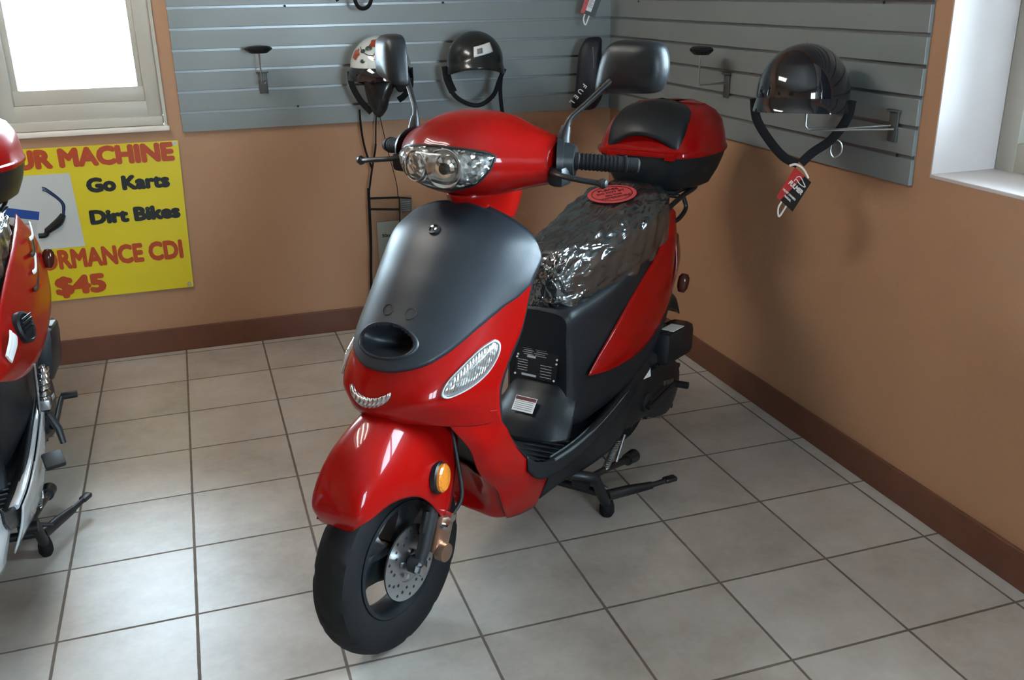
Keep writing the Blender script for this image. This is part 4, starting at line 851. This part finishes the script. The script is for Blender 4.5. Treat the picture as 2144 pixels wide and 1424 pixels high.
# ------------------------------------------------------------------ helmets and racks on the slat walls
def W(fwd):
    f = np.array(fwd, float); f /= np.linalg.norm(f); return f, np.array((-f[1], f[0], 0.)), np.array((0, 0, 1.))
def display_stand(pos, fwd, label, cap=True, h=.125, reach=.10, group=None, bent=False):
    """bracket on the slat wall, wire arm, padded cap; pos = bracket centre on the panel"""
    f, s, u = W(fwd); p = np.array(pos, float); r = empty('helmet_rack', tuple(p)); tag(r, label, 'display rack', group)
    P = lambda a, b_, c: tuple(f*a+s*b_+u*c)
    Mx = Matrix((tuple(s), tuple(f), tuple(u))).transposed()
    b = MB(); b.box(P(.003, 0, 0), (.034, .004, .078), .001, Mx); b.box(P(.006, 0, .041), (.046, .012, .006), .001, Mx); b.build('rack_bracket', GREYB, r)
    b = MB(); x0 = -.012
    b.tube([P(.008, x0, .010), P(reach, x0, .006), P(reach+.004, x0, .012), P(reach+.004, x0, h)], .003, n=8)
    b.tube([P(.008, .012, .010), P(reach*.9, .0, .008)], .0025, n=8); b.build('rack_arm', STEEL, r)
    if cap:
        rg = []
        for k, (q, z) in enumerate(((.006, -.012), (.030, -.012), (.046, .0), (.048, .006), (.036, .013), (.012, .016), (.001, .016))):
            rg.append([P(reach+q*.8*math.sin(t), x0+q*math.cos(t)*1.06, h+z) for t in np.linspace(0, 2*math.pi, 10, endpoint=False)])
        MB().loft(rg).build('rack_cap', BLK, r, smooth=20)
    return r
GREYB = mat('rack_grey', (.075, .078, .075), .4)
display_stand((-1.470, -.0005, 1.056), (0, -1, 0), 'empty helmet rack with black cap on back slat wall below the window side', h=.130)
display_stand((-.0005, -.985, 1.062), (-1, 0, 0), 'empty helmet rack with black cap left of the glossy helmet on right slat wall', h=.118)
HC = None
def dome(mb, o, F, rx, ry, rz, th, m=None, nt=26, na=56, flare=0.):
    """helmet shell: th(phi) = polar angle of its lower edge"""
    f, s, u = F; o = np.array(o); rg = []
    for k in range(nt+1):
        row = []
        for ph in np.linspace(0, 2*math.pi, na, endpoint=False):
            t = th(ph)*max(k/nt, .012); e = flare*max(0, k/nt-.82)/.18
            row.append(o+f*((rx+e)*math.sin(t)*math.cos(ph))+s*((ry+e)*math.sin(t)*math.sin(ph))+u*(rz*math.cos(t)))
        rg.append(row)
    mb.grid(rg, wrap_v=True); c = o+u*rz; n = na; mb.add(list(rg[0])+[c], [(i, (i+1) % n, n) for i in range(n)]); return mb
def on_dome(o, F, rx, ry, rz, t, ph, off=.002):
    f, s, u = F; n = np.array((math.sin(t)*math.cos(ph), math.sin(t)*math.sin(ph), math.cos(t))); p = n*np.array((rx, ry, rz)); g = n/np.array((rx, ry, rz)); g /= np.linalg.norm(g)
    p = p+g*off; w = lambda q: f*q[0]+s*q[1]+u*q[2]
    return np.array(o)+w(p), w(g)
def strap(name, pts, m, par, w=.010, t=.0016, ref=(0, 1, 0), sm=24): return MB().tube(pts, (t, w) if False else (w, t), n=8, ref=ref, sm=sm).build(name, m, par)
STRAPM = mat('black_webbing', (.006, .006, .007), .75, spec=.25, bump=.2, bscale=400); LINER = mat('black_liner', (.012, .012, .012), .8)
# glossy black half helmet on the right wall
F = W((-.62, -.80, 0)); hb = empty('half_helmet', (0, 0, 0)); tag(hb, 'glossy black half helmet with small peak on the right slat wall', 'helmet')
HO = np.array((-.165, -1.655, 1.100)); rx, ry, rz = .142, .124, .138
th = lambda ph: R_(96+12*(1-math.cos(ph))/2)
dome(MB(), HO, F, rx, ry, rz, th).build('helmet_shell', GLOSSBLK, hb, solid=.006, smooth=60, ref=HO)
dome(MB(), HO, F, rx-.012, ry-.012, rz-.012, lambda p: th(p)+.05).build('helmet_liner', LINER, hb, solid=.004, smooth=60, ref=HO)
b = MB(); rg = []
for k, (e, dz) in enumerate(((.0, .004), (.008, -.004), (.020, -.014), (.030, -.026), (.032, -.032), (.026, -.030), (.004, -.012))):
    rg.append([HO+F[0]*((rx+e)*math.cos(p)-.002)+F[1]*((ry+.004+e*.25)*math.sin(p))+F[2]*(.005+dz-.012*math.sin(p)**2) for p in np.linspace(-1.15, 1.15, 31)])
b.grid(rg).build('helmet_peak', GLOSSBLK, hb, smooth=60)
C = lambda a, s_, z: HO+F[0]*a+F[1]*s_+F[2]*(z)
strap('chin_strap', [C(-.005, .128, -.01), C(.0, .120, -.06), C(.01, .085, -.115), C(.02, .040, -.150), C(.025, .012, -.180)], STRAPM, hb, .0125, .002, F[0])
strap('chin_strap', [C(-.005, -.128, -.01), C(.0, -.118, -.065), C(.01, -.080, -.120), C(.02, -.035, -.165), C(.022, .004, -.182)], STRAPM, hb, .0125, .002, F[0])
MB().tube([C(.0, .090, -.110), C(0, .112, -.125), C(0, .114, -.150), C(0, .098, -.164), C(0, .086, -.147), C(0, .090, -.110)], .0028, n=8, sm=30).build('strap_ring', STEEL, hb)
hr = empty('helmet_rack', (-.0005, -1.835, 1.030)); tag(hr, 'wire helmet rack holding up the glossy black half helmet', 'display rack')
b = MB(); b.box((-.003, 0, 0), (.004, .034, .078), .001); b.box((-.006, 0, .041), (.012, .046, .006), .001); b.build('rack_bracket', GREYB, hr)
b = MB(); b.tube([(-.006, .006, .002), (-.12, .085, -.012), (-.176, .126, -.012), (-.182, .130, -.004), (-.182, .130, .070)], .0032, n=8); b.tube([(-.006, -.008, -.006), (-.17, .118, -.016)], .0025, n=8); b.build('rack_arm', STEEL, hr)
def hang_tag(o, F, tilt, label, sc=1., full=True):
    r = empty('hang_tag', tuple(o)); tag(r, label, 'tag'); f, s, u = F
    ux = -s*math.cos(tilt)*-1; ax = s*math.cos(tilt)+u*math.sin(tilt); ay = np.cross(f, ax)
    if np.dot(ay, u) < 0: ay = -ay
    nn = np.cross(ax, ay); sg = 1 if np.dot(nn, f) > 0 else -1
    ax = ax*sg
    P = lambda a, b_, d=0: ax*a*sc+ay*b_*sc+f*d
    g = lambda pts, d: MB().plate(pts, .0008, P(0, 0, d), ax*sc, ay*sc)
    g([(-.033, -.052), (.033, -.052), (.033, .052), (-.033, .052)], 0).build('tag_card', BLKP, r, smooth=0)
    g([(-.033, -.052), (-.018, -.052), (.006, .052), (-.033, .052)], .0009).build('tag_colour_band', TAGR, r, smooth=0)
    if full:
        text('tag_lettering', 'FULMER', .019, WHITE, P(-.024, .004, .002), ax, ay, r, .0009, 'LEFT', .0003, .052*sc, .25)
        text('tag_lettering', "HELMET OWNER'S", .0085, WHITE, P(-.028, -.022, .002), ax, ay, r, .0003, 'LEFT', .0003, .050*sc)
        text('tag_lettering', 'MANUAL', .0085, WHITE, P(-.014, -.034, .002), ax, ay, r, .0003, 'LEFT', .0003, .026*sc)
        MB().tube([P(-.012, .034, .002), P(-.004, .043, .002), (P(.012, .038, .002)), P(.026, .030, .002), P(.008, .026, .002), P(-.010, .030, .002), P(-.012, .022, .002)], .0012, n=6, sm=30).build('tag_emblem', WHITE, r)
        MB().tube([P(-.050, .046, .001), P(-.034, .062, .001), P(-.008, .066, .001), P(.020, .056, .001)], (.003, .0008), n=6, sm=20, ref=tuple(f)).build('tag_wing', WHITE, r)
    else:
        g([(-.014, -.036), (.010, -.036), (.010, .06), (-.014, .06)], .0016).build('tag_barcode', WHITE, r, smooth=0)
        b = MB()
        for k in range(16): b.plate([(-.012, -.02+.0045*k), (.008-.006*(k % 3 == 1), -.02+.0045*k), (.008-.006*(k % 3 == 1), -.018+.0045*k), (-.012, -.018+.0045*k)], .0005, P(0, 0, .0026), ax*sc, ay*sc)
        b.build('tag_bars', GREYT2, r, smooth=0)
    if not full: MB().tube([P(.0, .050, .001), P(.01, .12, .001), P(.05, .30, -.02), P(.06, .38, -.09)], .0015, n=6, sm=16).build('tag_string', WHITE, r)
    MB().tube([P(-.012, -.052, .001), P(-.010, -.075, .001), P(.006, -.092, .001), P(.008, -.052, .001)], (.0028, .0008), n=6, sm=20, ref=tuple(f)).build('tag_point', WHITE, r)
    return r
TAGR = mat('tag_red', (.42, .03, .03), .4)
hang_tag(HO+F[0]*.035+F[2]*(-.252)+F[1]*.0, W((-1, -.35, 0)), R_(-30), 'red and black booklet tag hanging below the glossy helmet chin strap')
hang_tag((-.13, -.10, 1.325), W((-.35, -1, 0)), R_(-20), 'red and black barcode tag hanging from above near the corner', .95, False)
# matte black helmet on the back wall
F = W((-.22, -1, 0)); h2 = empty('half_helmet', (0, 0, 0)); tag(h2, 'dull black half helmet with a white price sticker on the back slat wall', 'helmet')
HO = np.array((-.648, -.135, 1.120)); rx, ry, rz = .135, .112, .112
SATIN = mat('satin_black', (.014, .016, .016), .25, coat=.3)
th = lambda ph: R_(108-10*math.cos(2*ph)+4*math.cos(ph))
dome(MB(), HO, F, rx, ry, rz, th, flare=.022).build('helmet_shell', SATIN, h2, solid=.006, smooth=60, ref=HO)
dome(MB(), HO, F, rx-.012, ry-.012, rz-.012, lambda p: R_(104)).build('helmet_liner', LINER, h2, solid=.004, smooth=60, ref=HO)
b = MB(); rg = []
for t in np.linspace(R_(56), R_(76), 6): rg.append([on_dome(HO, F, rx, ry, rz, t-.22*(p-.25), p, .0035)[0] for p in np.linspace(-.12, .62, 10)])
b.grid(rg).build('price_sticker', WHITE, h2, solid=.0008)
b = MB(); rg = []
for t in np.linspace(R_(62), R_(72), 4): rg.append([on_dome(HO, F, rx, ry, rz, t-.22*(p-.25), p, .0048)[0] for p in np.linspace(.0, .2, 5)])
b.grid(rg).build('sticker_print', GREYT2, h2, solid=.0004)
C = lambda a, s_, z: HO+F[0]*a+F[1]*s_+F[2]*z
strap('chin_strap', [C(.01, -.124, -.03), C(.02, -.115, -.08), C(.03, -.085, -.135), C(.03, -.03, -.168), C(.03, .02, -.170), C(.02, .07, -.135), C(.01, .095, -.08), C(.0, .118, -.035)], STRAPM, h2, .009, .0018, F[0], 40)
strap('chin_strap', [C(0, -.118, -.02), C(.01, -.112, -.07), C(.02, -.092, -.12)], STRAPM, h2, .016, .002, F[0])
strap('hanging_strap', [C(.01, .105, -.05), C(.015, .098, -.11), C(.02, .100, -.17), C(.02, .107, -.225)], STRAPM, h2, .008, .0016, F[0])
# white helmet with roses
F = W((-.25, -1, 0)); h1 = empty('open_face_helmet', (0, 0, 0)); tag(h1, 'white helmet painted with red roses behind the right mirror', 'helmet')
HO = np.array((-1.030, -.135, 1.105)); rx, ry, rz = .142, .118, .122
WHT = mat('gloss_white', (.62, .66, .63), .12, coat=1.); ROSE = mat('rose_print', (.30, .045, .015), .3, coat=.6); LEAF = mat('leaf_print', (.025, .05, .03), .3, coat=.6)
dome(MB(), HO, F, rx, ry, rz, lambda p: R_(88+6*(1-math.cos(p))/2)).build('helmet_shell', WHT, h1, solid=.006, smooth=60, ref=HO)
dome(MB(), HO, F, rx-.004, ry-.002, rz-.004, lambda p: R_(88+34*max(0, -math.cos(p)+.55))).build('helmet_back_shell', GLOSSBLK, h1, solid=.006, smooth=60, ref=HO)
def patch_on(name, t0, p0, r, m, par, lob=0, n=40):
    b = MB(); rg = []
    for f_ in (.03, .35, .7, 1.):
        rg.append([on_dome(HO, F, rx, ry, rz, t0+r*f_*(1+.16*math.cos(lob*a))*math.sin(a), p0+r*f_*(1+.16*math.cos(lob*a))*math.cos(a)/max(.4, math.sin(t0)), .0025+.002*(1-f_))[0] for a in np.linspace(0, 2*math.pi, n, endpoint=False)])
    return b.loft(rg).build(name, m, par)
for (t0, p0, r) in ((R_(38), -.10, .20), (R_(66), -.02, .13), (R_(62), -.95, .17)):
    patch_on('painted_rose', t0, p0, r, ROSE, h1, 5)
for (t0, p0, r) in ((R_(50), -.40, .10), (R_(44), .35, .10), (R_(56), -.62, .08), (R_(74), -.55, .07)): patch_on('painted_leaf', t0, p0, r, LEAF, h1, 2)
MB().tube([on_dome(HO, F, rx, ry, rz, t, p, .003)[0] for t, p in ((R_(40), .25), (R_(58), .10), (R_(64), -.25), (R_(58), -.6), (R_(48), -.85))], .0016, n=6, sm=30).build('painted_stem', LEAF, h1)
b = MB(); rg = []
for t in np.linspace(R_(74), R_(83), 4): rg.append([on_dome(HO, F, rx, ry, rz, t, p, .003)[0] for p in np.linspace(.42, .72, 6)])
b.grid(rg).build('side_snap', BMETAL, h1, solid=.002)
b = MB(); rg = []
for t, o_ in ((R_(86), .0), (R_(92), .008), (R_(100), .016), (R_(106), .020), (R_(107), .014), (R_(98), .002)): rg.append([on_dome(HO, F, rx, ry, rz, t, p, o_)[0] for p in np.linspace(-1.2, 1.2, 31)])
b.grid(rg).build('helmet_peak', GLOSSBLK, h1, smooth=60)
C = lambda a, s_, z: HO+F[0]*a+F[1]*s_+F[2]*z
def pad(pts, m, par, nm='cheek_pad', th_=.022):
    cv = closed_curve(pts, 36); c = np.mean(cv, 0); rg = [[C(.055+d, (c+(q-c)*k)[0], (c+(q-c)*k)[1]) for q in cv] for d, k in ((-th_, .8), (-th_*.6, .98), (th_*.4, 1.), (th_, .75), (th_*1.1, .1))]
    return MB().loft(rg).build(nm, m, par, smooth=60)
pad([(-.055, -.020), (.045, -.020), (.048, -.07), (.030, -.11), (.018, -.150), (-.010, -.180), (-.035, -.165), (-.058, -.10)], SATIN, h1, 'chin_cup')
pad([(.045, -.02), (.105, -.01), (.10, -.06), (.085, -.085), (.06, -.08)], LINER, h1)
strap('chin_strap', [C(.0, -.118, -.01), C(.01, -.115, -.06), C(.02, -.085, -.12), C(.03, -.045, -.165)], STRAPM, h1, .012, .002, F[0])
strap('chin_strap', [C(.0, .112, .0), C(.01, .110, -.07), C(.02, .085, -.105), C(.03, .062, -.120)], STRAPM, h1, .012, .002, F[0])
# strap loops of goods hanging above the frame
o = empty('hanging_strap', (-1.085, -.12, 1.30)); tag(o, 'looped black strap hanging from above at the top of back slat wall', 'strap')
MB().tube([(-.030, .0, .40), (-.038, 0, .22), (-.034, 0, .12), (-.022, 0, .045), (0, 0, .024), (.028, 0, .036), (.040, 0, .08), (.044, 0, .20), (.030, 0, .40)], (.0075, .002), n=8, sm=40, ref=(0, 1, 0)).build('strap_loop', STRAPM, o)
MB().tube([(-.035, 0, .40), (-.085, 0, .26), (-.100, 0, .14), (-.098, 0, .075), (-.090, 0, .052)], (.006, .002), n=8, sm=16, ref=(0, 1, 0)).build('strap_tail', STRAPM, o)
MB().tube([(0, .119, .402), (0, -.02, .402), (0, -.03, .412)], .004, n=8).tube([(-.034, 0, .408), (.034, 0, .408)], .006, n=8).build('wall_hook', STEEL, o)
# dark riding pad in the corner
o = empty('riding_guard', (-.150, -.10, 1.04)); tag(o, 'black tapered riding guard with white lettering hanging near the corner', 'riding gear')
ctl = [(.02, .150), (.058, .146), (.062, .10), (.064, -.02), (.070, -.075), (.050, -.120), (.020, -.142), (-.050, -.136), (-.062, -.118), (-.046, -.05), (-.040, .03), (-.030, .10), (-.005, .142)]
cv = closed_curve(ctl, 60); c = np.mean(cv, 0); F = W((-.45, -1, 0)); G = lambda a, b_, d: tuple(F[1]*a+F[2]*b_+F[0]*d)
NAVY = mat('navy_black_fabric', (.008, .009, .016), .5, bump=.15, bscale=120)
rg = [[G((c+(q-c)*k)[0], (c+(q-c)*k)[1], d) for q in cv] for d, k in ((-.055, .8), (-.04, 1.), (.015, 1.), (.034, .88), (.043, .6), (.045, .05))]
MB().loft(rg).build('guard_body', NAVY, o, smooth=60)
MB().tube([G(.026, .115, .042), G(.030, .07, .046), G(.031, .03, .046)], .0018, n=6).build('guard_seam', GREYT2, o)
dx = np.array((math.cos(R_(52)), math.sin(R_(52))))
for k, ch in enumerate('FUEL'):
    q = np.array((-.014, -.035))-dx*.028*k+np.array((-.0, 0)); uxx = np.array(G(*(-dx*1), 0)); uyy = np.array(G(dx[1], -dx[0], 0))
    text('guard_lettering', ch, .028, WHITE, np.array(G(*q, .047)), -uyy*-1 if False else np.array(G(-dx[0], -dx[1], 0)), np.array(G(dx[1], -dx[0], 0)), o, .0008, 'CENTER', .0008)
# ------------------------------------------------------------------ document pouch on cords, with papers
o = empty('document_pouch', (0, 0, 0)); tag(o, 'clear document pouch with black edging hanging behind the front scooter', 'pouch')
yp = -.030
MB().plate([(-1.098, .035), (-.930, .035), (-.915, .575), (-1.092, .575)], .002, (0, yp, 0), (1, 0, 0), (0, 0, 1)).build('pouch_sheet', POUCH, o, smooth=0)
b = MB(); E_ = lambda pts, w=.0045: b.tube([(x, yp-.002, z) for x, z in pts], (w, .002), n=8, ref=(0, 1, 0))
E_([(-1.092, .62), (-1.094, .575), (-1.098, .40), (-1.110, .20), (-1.122, .04)], .006); E_([(-1.092, .577), (-.968, .571)]); E_([(-1.095, .532), (-.966, .520)]); E_([(-.966, .575), (-.970, .42)], .003); E_([(-.968, .571), (-.915, .563)], .003)
b.build('pouch_edging', STRAPM, o)
b = MB(); b.tube([(-1.092, yp, .60), (-1.076, yp, .68), (-1.055, yp, .77), (-1.050, yp, .80)], .0042, n=8, sm=20); b.tube([(-1.072, yp, .70), (-1.095, yp, .78), (-1.105, yp, .86), (-1.107, yp, .94)], .0042, n=8, sm=20)
b.tube([(-1.050, yp, .80), (-1.045, yp, .87), (-1.038, yp, .94)], .003, n=8); b.tube([(-.97, yp, .57), (-.975, yp, .64), (-1.0, yp, .76), (-1.03, yp, .93)], .0018, n=6, sm=20)
b.build('pouch_cord', STRAPM, o)
PAPER = mat('paper', (.52, .50, .43), .7)
o2 = empty('paper_sheet', (0, 0, 0)); tag(o2, 'printed price sheet inside the clear hanging pouch', 'paper')
MB().plate([(-1.065, .10), (-.93, .10), (-.93, .470), (-1.065, .470)], .001, (0, yp+.012, 0), (1, 0, 0), (0, 0, 1)).build('sheet', PAPER, o2, smooth=0)
text('sheet_lettering', '50cc CAM', .020, BLKP, (-1.046, yp+.0105, .404), UX, UZ, o2, .0009, 'LEFT', .0003, .086)
text('sheet_lettering', 'FREE', .017, BLKP, (-1.022, yp+.0105, .342), UX, UZ, o2, .0007, 'LEFT', .0003, .040)
b = MB()
for k in range(5): b.plate([(-1.035, .315-.018*k), (-.985-.006*(k % 2), .315-.018*k), (-.985-.006*(k % 2), .319-.018*k), (-1.035, .319-.018*k)], .0003, (0, yp+.0105, 0), (1, 0, 0), (0, 0, 1))
b.build('sheet_lines', GREYT2, o2, smooth=0)
o3 = empty('price_card', (0, 0, 0)); tag(o3, 'narrow printed card hanging beside the clear pouch top', 'card')
MB().plate([(-.955, .50), (-.912, .50), (-.906, .560), (-.958, .565)], .0012, (0, yp+.018, 0), (1, 0, 0), (0, 0, 1)).build('card', GREYT2, o3, smooth=0)
b = MB()
for k in range(5): b.plate([(-.952, .545-.009*k), (-.918, .545-.009*k), (-.918, .548-.009*k), (-.952, .548-.009*k)], .0004, (0, yp+.0165, 0), (1, 0, 0), (0, 0, 1))
b.build('card_print', GREYT, o3, smooth=0)
# ------------------------------------------------------------------ the two scooters
scooter((-1.461, -2.128, 0), R_(220), 'red scooter with round red sticker on its wrapped seat, in the middle of the floor')
scooter((-2.406, -2.203, 0), R_(271), 'red and silver scooter cut off at the left edge, beside the yellow banner', second=True)
